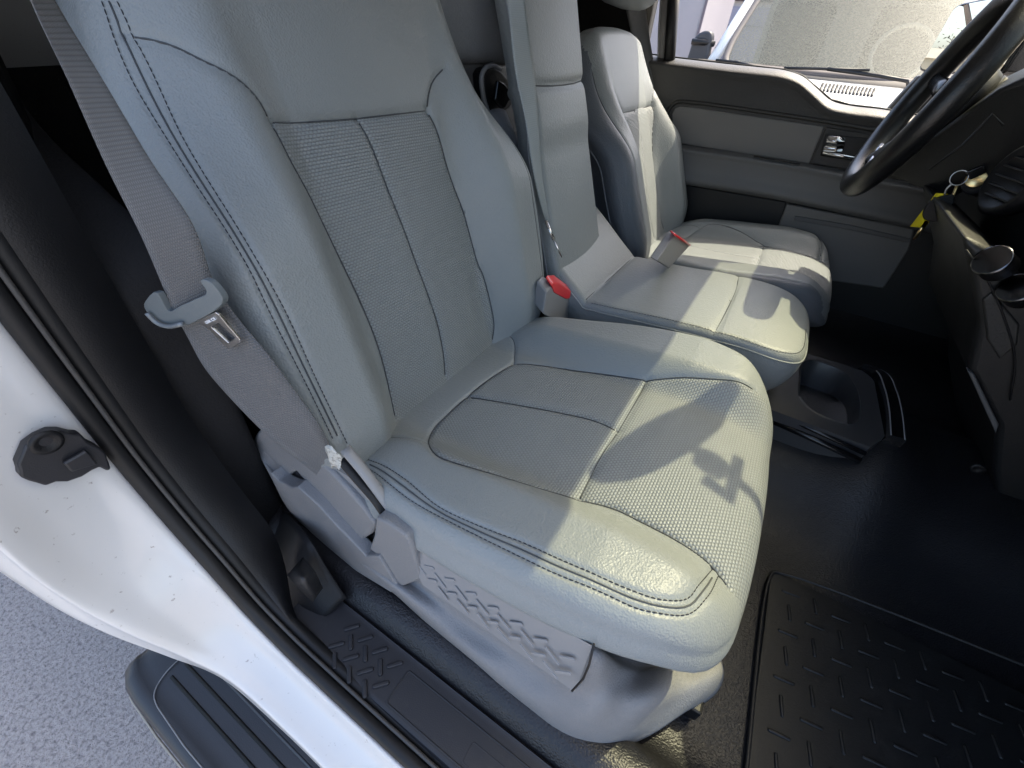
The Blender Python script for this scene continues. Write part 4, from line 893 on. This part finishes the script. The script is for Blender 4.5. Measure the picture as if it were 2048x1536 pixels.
# key in the ignition with ring, keys and a yellow tag
ky = empty('key_ring', ic, 'bunch of keys with a yellow tag hanging from the ignition', 'keys')
KY = 1.33
K = lambda u, v, y=KY: at(u, v, y=y)
obj('ignition_key', *prism([K(1930, 345), K(1968, 330), K(1974, 345), K(1940, 362)], (0, .012, 0)), M['blackgloss'], ky, bevel=.002)
ct = K(1918, 356); rr = np.linalg.norm(K(1936, 356) - ct)
obj('split_ring', *tube([ct + rr * (math.cos(a) * np.array([1, 0, 0]) + math.sin(a) * np.array([0, .15, 1])) for a in np.linspace(0, 2 * math.pi, 30, endpoint=False)], .0012, 6, closed=True), M['steel'], ky)
obj('coin', *lathe(K(1952, 358), (-.3, -1, .5), [(.016, -.001), (.017, 0), (.016, .001)], 24), M['brass'], ky)
obj('key_tag', *prism([K(1872, 386), K(1896, 388), K(1848, 456), K(1820, 453)], (.002, .002, 0)), M['yellow'], ky)
obj('key_fob', *prism(catmull([K(u, v, KY - .008) for u, v in px('1888,392 1908,390 1902,420 1880,442 1850,440 1846,425 1862,402')], 4, True), (0, .010, 0)), M['black'], ky, bevel=.002)
obj('key_blade', *prism([K(1911, 370), K(1917, 371), K(1892, 443), K(1886, 444), K(1893, 420)], (0, .002, 0)), M['brass'], ky)
obj('key_blade', *prism([K(1850, 441), K(1858, 443), K(1832, 479), K(1826, 478)], (0, .002, 0)), M['brass'], ky)
obj('key_link', *tube(catmull([K(1904, 368), K(1893, 378), K(1889, 392)], 3), .0022, 6), M['steel'], ky)

# ------------------------------------------------------------------ floor mat
ZM = .632
mo = [at(u, v, z=ZM) for u, v in px('1548,1138 1522,1330 1515,1400 1500,1560')]
mp = np.array([[.262, .62], [.27, .50], [.275, .40], [.27, .30], [.262, .24]])
mL = np.array([m_[:2] for m_ in mo])
rows = []
matr = empty('floor_mat', (.5, .45, .62), 'black rubber floor mat with raised tread bars in front of the nearest seat', 'floor mat')
x0m, x1m, ya, yb = mL[0][0] - .002, .80, .245, mL[0][1]
def mat_z(x, y): return .628 + .42 * max(0, x - .72)
V = []; xs_ = np.linspace(x0m, 1.0, 30); ys_ = np.linspace(.23, yb, 14)
for x in xs_:
    for y in ys_: V.append([x, y, mat_z(x, y)])
MV, MF = V, grid_faces(30, 14)
rimp = [(1.0, yb, mat_z(1.0, yb) + .002)] + [(x0m + .012, yb, mat_z(0, 0) + .002), (x0m, yb - .012, .63)] + [(x0m, .23, .63)]

tm = []
sx, sy = .040, .040
for i in range(18):
    for j in range(10):
        x = x0m + .035 + i * sx; y = .245 + j * sy
        if y > yb - .02 or x > .98: continue
        odd = (i + j) % 2
        tm.append(bar((x, y, mat_z(x, y) + .0005), (1, .15, 0) if odd else (.15, -1, 0), .031, .0027, .0022, up=(0, 0, 1)))
base = obj('mat_base', *merge((MV, MF), *tm), M['mat_'], matr)
obj('mat_rim', *tube(catmull(rimp, 8), .0032, 8, flat=.8), M['mat_'], base)

# ------------------------------------------------------------------ running board
rb = empty('running_board', (-.3, -.06, .4), 'black ribbed running board below the white rocker', 'running board')
xs_ = np.array([-.735, -.725, -.70, -.66, -.60, 0, 1.2]); prof = [(-.118, .360), (-.122, .385), (-.116, .398), (-.100, .402), (-.094, .399), (-.075, .400), (-.055, .400), (-.035, .400), (-.010, .401), (.03, .402), (.10, .395)]
V = []
for i, x in enumerate(xs_):
    c = [1, .75, .4, .12, 0, 0, 0][i]
    for y, z in prof: V.append([x, y + (.022 * c * c if y < -.03 else 0), z - .010 * c * c])
obj('step_body', V, grid_faces(len(xs_), len(prof)), mat('step_plastic', (.020, .022, .026), .42, [('noise', 500, .0003)]), rb, solid=.02)
for y, w_ in ((-.062, .0030), (-.036, .0030), (-.012, .0022)):
    obj('step_groove', *tube([(-.64, y, .4015), (1.2, y, .4015)], w_, 6, flat=.4, up=(0, 0, 1)), M['rubber'] if w_ > .0025 else mat('groove_grey', (.07, .075, .085), .4), rb)
obj('edge_bead', *tube(catmull([(-.70, -.116, .372), (-.68, -.122, .374), (0, -.124, .374), (1.2, -.124, .374)], 4), .002, 6), mat('bead', (.3, .27, .22), .4, metal=.5), rb)
obj('end_cap_line', *tube(catmull([(-.655, -.005, .4025), (-.655, -.06, .4025), (-.64, -.09, .4025), (-.61, -.10, .4025), (0, -.102, .4025), (1.2, -.102, .4025)], 4), .0012, 6), M['plastic'], rb)
# ------------------------------------------------------------------ striker cover on the jamb
sv = [(200, 740), (330, 430), (520, 290), (760, 185), (950, 185), (1150, 235), (1280, 240), (1400, 370), (1600, 470), (1700, 560), (1800, 830), (1730, 870), (1600, 800), (1480, 850), (1300, 960), (1050, 1045), (850, 1045), (680, 1110), (560, 1070), (400, 1025), (250, 960), (240, 860)]
XS = -.545
so_ = [at(x / 8.533, 830 + y / 8.533, x=XS) for x, y in sv]
stc = obj('latch_cover', *prism(so_, (.014, 0, 0)), M['sill'], cab, bevel=.003, seg=2)
c_ = at(800 / 8.533, 830 + 470 / 8.533, x=XS + .016); obj('latch_boss', *lathe(c_, (1, 0, 0), [(.013, -.003), (.013, .001), (.009, .002), (.004, -.003)], 20), M['black'], stc)
bp = [at(x / 8.533, 830 + y / 8.533, x=XS + .016) for x, y in [(1040, 790), (1440, 570), (1640, 800), (1180, 940)]]; obj('latch_block', *prism(bp, (.006, 0, 0)), M['sill'], stc, bevel=.002)

# vent fins, seams and a screw on the dashboard
vn = nrm([-1, -.3, .1]); vu = nrm(np.cross(vn, [0, 0, 1])); vv = np.cross(vu, vn)
for k in range(-2, 3):
    h_l = math.sqrt(.045 ** 2 - (k * .016) ** 2); obj('vent_fin', *tube([vc + vn * .006 + vv * k * .016 - vu * h_l, vc + vn * .006 + vv * k * .016 + vu * h_l], .003, 6, flat=.5), M['doordark'], da)
obj('panel_gap', *tube([at(u, v, y=1.29) for u, v in px('1858,340 1925,290 1985,228 2006,250')], .0022, 6), M['black'], da)
obj('panel_gap', *tube(catmull([at(u, v, y=.992) for u, v in px('1932,500 1975,560 2010,640 2030,720 2020,800')], 4), .0018, 6), M['black'], da)
obj('panel_screw', *lathe(at(1955, 938, y=.99), (0, -1, 0), [(.012, -.004), (.012, .003), (.005, .0), (.001, -.001)], 16), M['black'], da)
# ------------------------------------------------------------------ the truck parked beyond the window
TY = 4.6
tk = empty('parked_truck', (-.05, 4.5, 0), 'white truck with dusty windshield parked facing the driver window', 'truck')
wp = mat('truck_white', (.72, .71, .69), .35, None, coat=.4, vary=.02)
T = lambda u, v, y=TY: at(u, v, y=y)
bl_, br_ = T(1437, 118), T(1840, 166)
xl, xr = bl_[0], 2 * (-.02) - bl_[0]
zc = 1.405
obj('truck_body', *merge(box((-.02, 4.02, .62), (1.90, 1.35, .80)), box((-.02, 5.95, .78), (1.96, 2.4, 1.04))), wp, tk, bevel=.04, seg=3)
hz = lambda y: float(np.interp(y, [3.2, 3.4, 4.05, 4.38, 4.52], [at(1740, 236, y=3.2)[2], at(1740, 222, y=3.4)[2], at(1700, 193, y=4.05)[2], at(1700, 172, y=4.38)[2], at(1700, 166, y=4.52)[2]]))
V = []
for y, wd in [(3.2, .90), (3.4, .94), (3.7, .96), (4.05, .97), (4.38, .98), (4.52, .98)]:
    for t in np.linspace(-1, 1, 13): V.append([-.02 + wd * t, y, hz(y) - .03 * t ** 4])
obj('truck_hood', V, grid_faces(6, 13), wp, tk, solid=.03)
sl_ = []
for k in range(15):
    u = 1640 + 108 * k / 14; p, q = T(u + 3, 174, 4.36), T(u - 3, 189, 4.10); p[2] = hz(4.36) + .004; q[2] = hz(4.10) + .004; sl_.append(tube([q, p], .0075, 6, flat=.4, up=(0, 0, 1)))
obj('hood_louver', *merge(*sl_), M['black'], tk)
obj('cowl', *prism([(-1.0, 4.50, hz(4.5) - .01), (.96, 4.50, hz(4.5) - .01), (.96, 4.66, 1.36), (-1.0, 4.66, 1.36)], (0, .02, -.06)), mat('cowl_brown', (.10, .09, .08), .8), tk)
# windshield
top_z, top_y = 2.15, 5.45
def wsp(s_, t):   # s -1..1 across, t 0..1 up
    wd = .80 - .14 * t; y = 4.62 + (top_y - 4.62) * t + .10 * s_ * s_; z = 1.36 + (top_z - 1.36) * t
    return np.array([-.02 + wd * s_, y, z])
V = np.array([wsp(s_, t) for t in np.linspace(0, 1, 8) for s_ in np.linspace(-1, 1, 15)])
ds = bpy.data.materials.new('dusty_glass'); ds.use_nodes = True; n_ = ds.node_tree; N_ = n_.nodes; pb_ = N_['Principled BSDF']; pb_.inputs['Base Color'].default_value = (.115, .115, .085, 1); pb_.inputs['Roughness'].default_value = .55
tr_ = N_.new('ShaderNodeBsdfTransparent'); mx_ = N_.new('ShaderNodeMixShader'); no_ = N_.new('ShaderNodeTexNoise'); no_.inputs['Scale'].default_value = 75; no_.inputs['Detail'].default_value = 6; no_.inputs['Roughness'].default_value = .7
co_ = N_.new('ShaderNodeTexCoord'); mr_ = N_.new('ShaderNodeMapRange'); mr_.inputs[1].default_value = .38; mr_.inputs[2].default_value = .6; mr_.inputs[3].default_value = .60; mr_.inputs[4].default_value = .80
n_.links.new(co_.outputs['Object'], no_.inputs[0]); n_.links.new(no_.outputs[0], mr_.inputs[0]); n_.links.new(mr_.outputs[0], mx_.inputs[0]); n_.links.new(tr_.outputs[0], mx_.inputs[1]); n_.links.new(pb_.outputs[0], mx_.inputs[2]); n_.links.new(mx_.outputs[0], N_['Material Output'].inputs[0])
obj('windshield', V, grid_faces(8, 15), ds, tk)
bd_ = [wsp(-1.03, 1), wsp(-1.02, .5), wsp(-1.01, .12), wsp(-.94, -.02), wsp(-.5, -.03), wsp(0, -.03), wsp(.5, -.03), wsp(.94, -.02), wsp(1.01, .12), wsp(1.02, .5), wsp(1.03, 1)]
obj('windshield_rubber', *tube(catmull(bd_, 5), .026, 8, flat=.6), mat('glass_border', (.12, .105, .10), .7), tk)
for s_ in (-1, 1):
    obj('windshield_post', *tube([wsp(s_ * 1.10, t) + [0, .02, 0] for t in (-.06, .3, .7, 1.05)], .045, 10), wp, tk)
obj('truck_roof', *prism([(-.75, 5.4, 2.14), (.71, 5.4, 2.14), (.78, 7.0, 2.2), (-.82, 7.0, 2.2)], (0, 0, .08)), wp, tk, bevel=.03)
obj('cab_interior', *merge(box((-.02, 6.6, 1.5), (1.6, .05, 1.2)), box((-.02, 5.6, 1.22), (1.6, 1.9, .05))), mat('truck_interior', (.22, .22, .20), .9), tk, smooth=False)
for x in (-.42, .40):
    V, F = box((x, 5.75, 1.58), (.50, .14, .50)); s1_ = obj('truck_seat', V, F, mat('truck_seat_grey', (.03, .025, .03), .9), tk, bevel=.10, seg=5)
    V, F = box((x, 5.78, 1.93), (.28, .10, .18)); obj('headrest', V, F, mat('truck_seat_grey2', (.03, .025, .03), .9), s1_, bevel=.045, seg=4)
c_ = np.array([.40, 5.25, 1.50]); obj('truck_wheel', *tube([c_ + .19 * (math.cos(a) * np.array([1, 0, 0]) + math.sin(a) * np.array([0, .35, .94])) for a in np.linspace(0, 2 * math.pi, 32, endpoint=False)], .016, 8, closed=True), mat('tan', (.5, .5, .42), .6), tk)
# wipers
for (a0, a1, b0) in (((1432, 120), (1470, 124), (1530, 142)), ((1568, 136), (1655, 138), (1815, 162))):
    p0, p1, p2 = T(*a0, y=4.58), T(*a1, y=4.56), T(*b0, y=4.52)
    obj('wiper', *merge(tube([p0, p1, p1 + (p1 - p0) * (.9 if a0[0] > 1500 else .3)], .010, 6), tube([p1, (p1 * .35 + p2 * .65) + [0, 0, .005], p2, p2 + [.03, .02, -.04]], .012, 8)), M['black'], tk)
# side mirror of the truck
ms_ = catmull([T(u, v, 4.75) for u, v in px('1372,128 1378,104 1387,78 1398,66 1412,61 1422,64 1424,76 1418,98 1412,128')], 3, True)
mm = obj('side_mirror', *prism(ms_, (0, .12, 0)), mat('mirror_black', (.03, .03, .035), .5), tk, bevel=.02, seg=3)
obj('mirror_arm', *tube([T(1384, 83, 4.74), T(1405, 84, 4.74), T(1428, 88, 4.8)], .022, 8), M['black'], mm)
# trailer and garage building further back
tl = empty('box_trailer', (-3.4, 8.2, 0), 'white box trailer parked behind the truck at the left of the window', 'trailer')
a_ = at(1416, 0, y=8.2)[0]
obj('trailer_box', *box((a_ - 2.6, 9.2, 1.9), (5.2, 2.0, 2.7)), mat('trailer_white', (.30, .28, .30), .45, None, coat=.2, vary=.06, vscale=1.5), tl, bevel=.05, seg=3)
obj('edge_trim', *merge(box((a_ - .01, 8.19, 1.9), (.03, .03, 2.7)), box((a_ - 2.6, 8.19, 2.55), (5.2, .02, .10))), mat('trim_dark', (.12, .10, .12), .5), tl, smooth=False)
obj('trailer_wheel', *merge(*[lathe((a_ - q, 8.3, .36), (0, -1, 0), [(.1, .1), (.34, .08), (.36, 0), (.34, -.1)], 24) for q in (1.8, 2.7)]), M['rubber'], tl)
gb_ = empty('garage_building', (-2, 13, 0), 'pale garage building with panelled roller door behind the trailer', 'building')
obj('wall', *box((-1.5, 13.6, 2.5), (9, .6, 5.0)), mat('stucco', (.55, .53, .52), .85, [('noise', 30, .01)]), gb_, smooth=False)
x0, x1 = at(1405, 60, y=13.28)[0], at(1500, 60, y=13.28)[0] + 1.0
dz0, dz1 = .1, at(1450, 12, y=13.28)[2]
door = obj('roller_door', *box(((x0 + x1) / 2, 13.27, (dz0 + dz1) / 2), (x1 - x0, .05, dz1 - dz0)), mat('roller_lilac', (.27, .27, .33), .5, vary=.03), gb_, smooth=False)
ln = [box(((x0 + x1) / 2, 13.24, dz0 + k * .62), (x1 - x0, .012, .022)) for k in range(1, int((dz1 - dz0) / .62) + 1)] + [box((x0 + k * .78, 13.24, (dz0 + dz1) / 2), (.022, .012, dz1 - dz0)) for k in range(1, int((x1 - x0) / .78) + 1)]
obj('panel_line', *merge(*ln), mat('line_dark', (.16, .16, .2), .7), door, smooth=False)
obj('door_lintel', *box(((x0 + x1) / 2, 13.25, dz1 + .30), (x1 - x0 + .4, .08, .42)), mat('lintel', (.08, .06, .06), .7), gb_, smooth=False)

# what the door mirror sees: a long cream wall, a bare tree, wires
rd_ = np.array([mc[0], mc[1], mc[2]]); dv = nrm(rd_ - CAM); rfl = dv - 2 * dv.dot(n_m) * n_m; rfl2 = nrm([rfl[0], rfl[1], 0])
side = np.array([-rfl2[1], rfl2[0], 0]); wcn = rd_ + rfl2 * 11; wcn[2] = 0
cw = empty('cream_wall', wcn, 'long cream wall seen reflected in the door mirror', 'wall')
def obox(c, along, w_, d_, z0, z1):
    al = nrm(along); pr = np.array([-al[1], al[0], 0]); b0 = np.asarray(c, float).copy(); b0[2] = z0
    return prism([b0 - al * w_ / 2 - pr * d_ / 2, b0 + al * w_ / 2 - pr * d_ / 2, b0 + al * w_ / 2 + pr * d_ / 2, b0 - al * w_ / 2 + pr * d_ / 2], (0, 0, z1 - z0))
obj('wall_face', *obox(wcn, side, 14, .3, 0, 1.75), mat('cream_stucco', (.42, .37, .26), .85), cw, smooth=False)
obj('wall_cap', *obox(wcn, side, 14.1, .4, 1.75, 1.9), mat('cream_cap', (.66, .60, .46), .8), cw, smooth=False)
def tree(base, hgt, name, label):
    r_ = empty(name, base, label, 'tree'); segs = []; tips = []
    def grow(p, d, L_, rad, dep):
        q = p + d * L_; segs.append(tube([p, (p + q) / 2 + rng.normal(0, .03 * L_, 3), q], [rad, rad * .85, rad * .7], 6)); 
        if dep == 0: tips.append(q); return
        for _ in range(3 if dep > 1 else 4):
            nd = nrm(d + rng.normal(0, .55, 3) + [0, 0, .15]); grow(q, nd, L_ * rng.uniform(.6, .8), rad * .6, dep - 1)
    grow(np.asarray(base, float), np.array([0, 0, 1.]), hgt * .28, .12, 5)
    obj('trunk', *merge(*segs), mat('bark', (.05, .04, .035), .9), r_)
    V = []; F = []
    for t in tips:
        for _ in range(5):
            c = t + rng.normal(0, .16, 3); u = nrm(rng.normal(0, 1, 3)); v = nrm(np.cross(u, rng.normal(0, 1, 3))); n0 = len(V); s_ = rng.uniform(.03, .06)
            V += [c - u * s_, c + v * s_ * .5, c + u * s_, c - v * s_ * .5]; F.append([n0, n0 + 1, n0 + 2, n0 + 3])
    obj('crown', V, F, mat('leaf', (.07, .08, .05), .7), r_, smooth=False); return r_
tree(wcn + rfl2 * 3 + side * .3 - [0, 0, 0], 6.5, 'bare_tree', 'bare dark tree behind the cream wall in the door mirror')
wi = empty('power_line', wcn + rfl2 * 6, 'thin power lines crossing the sky in the door mirror', 'power line')
for z in (4.2, 4.6, 5.6):
    obj('wire', *tube([wcn + rfl2 * 6 + side * s_ + [0, 0, z - .15 * math.cos(s_ / 10 * 1.5)] for s_ in (-10, -5, 0, 5, 10)], .02, 5), M['black'], wi)
for s_ in (-10, 10): obj('pole', *tube([wcn + rfl2 * 6 + side * s_, wcn + rfl2 * 6 + side * s_ + [0, 0, 6.2]], .12, 8), mat('pole_wood', (.12, .09, .07), .9), wi)
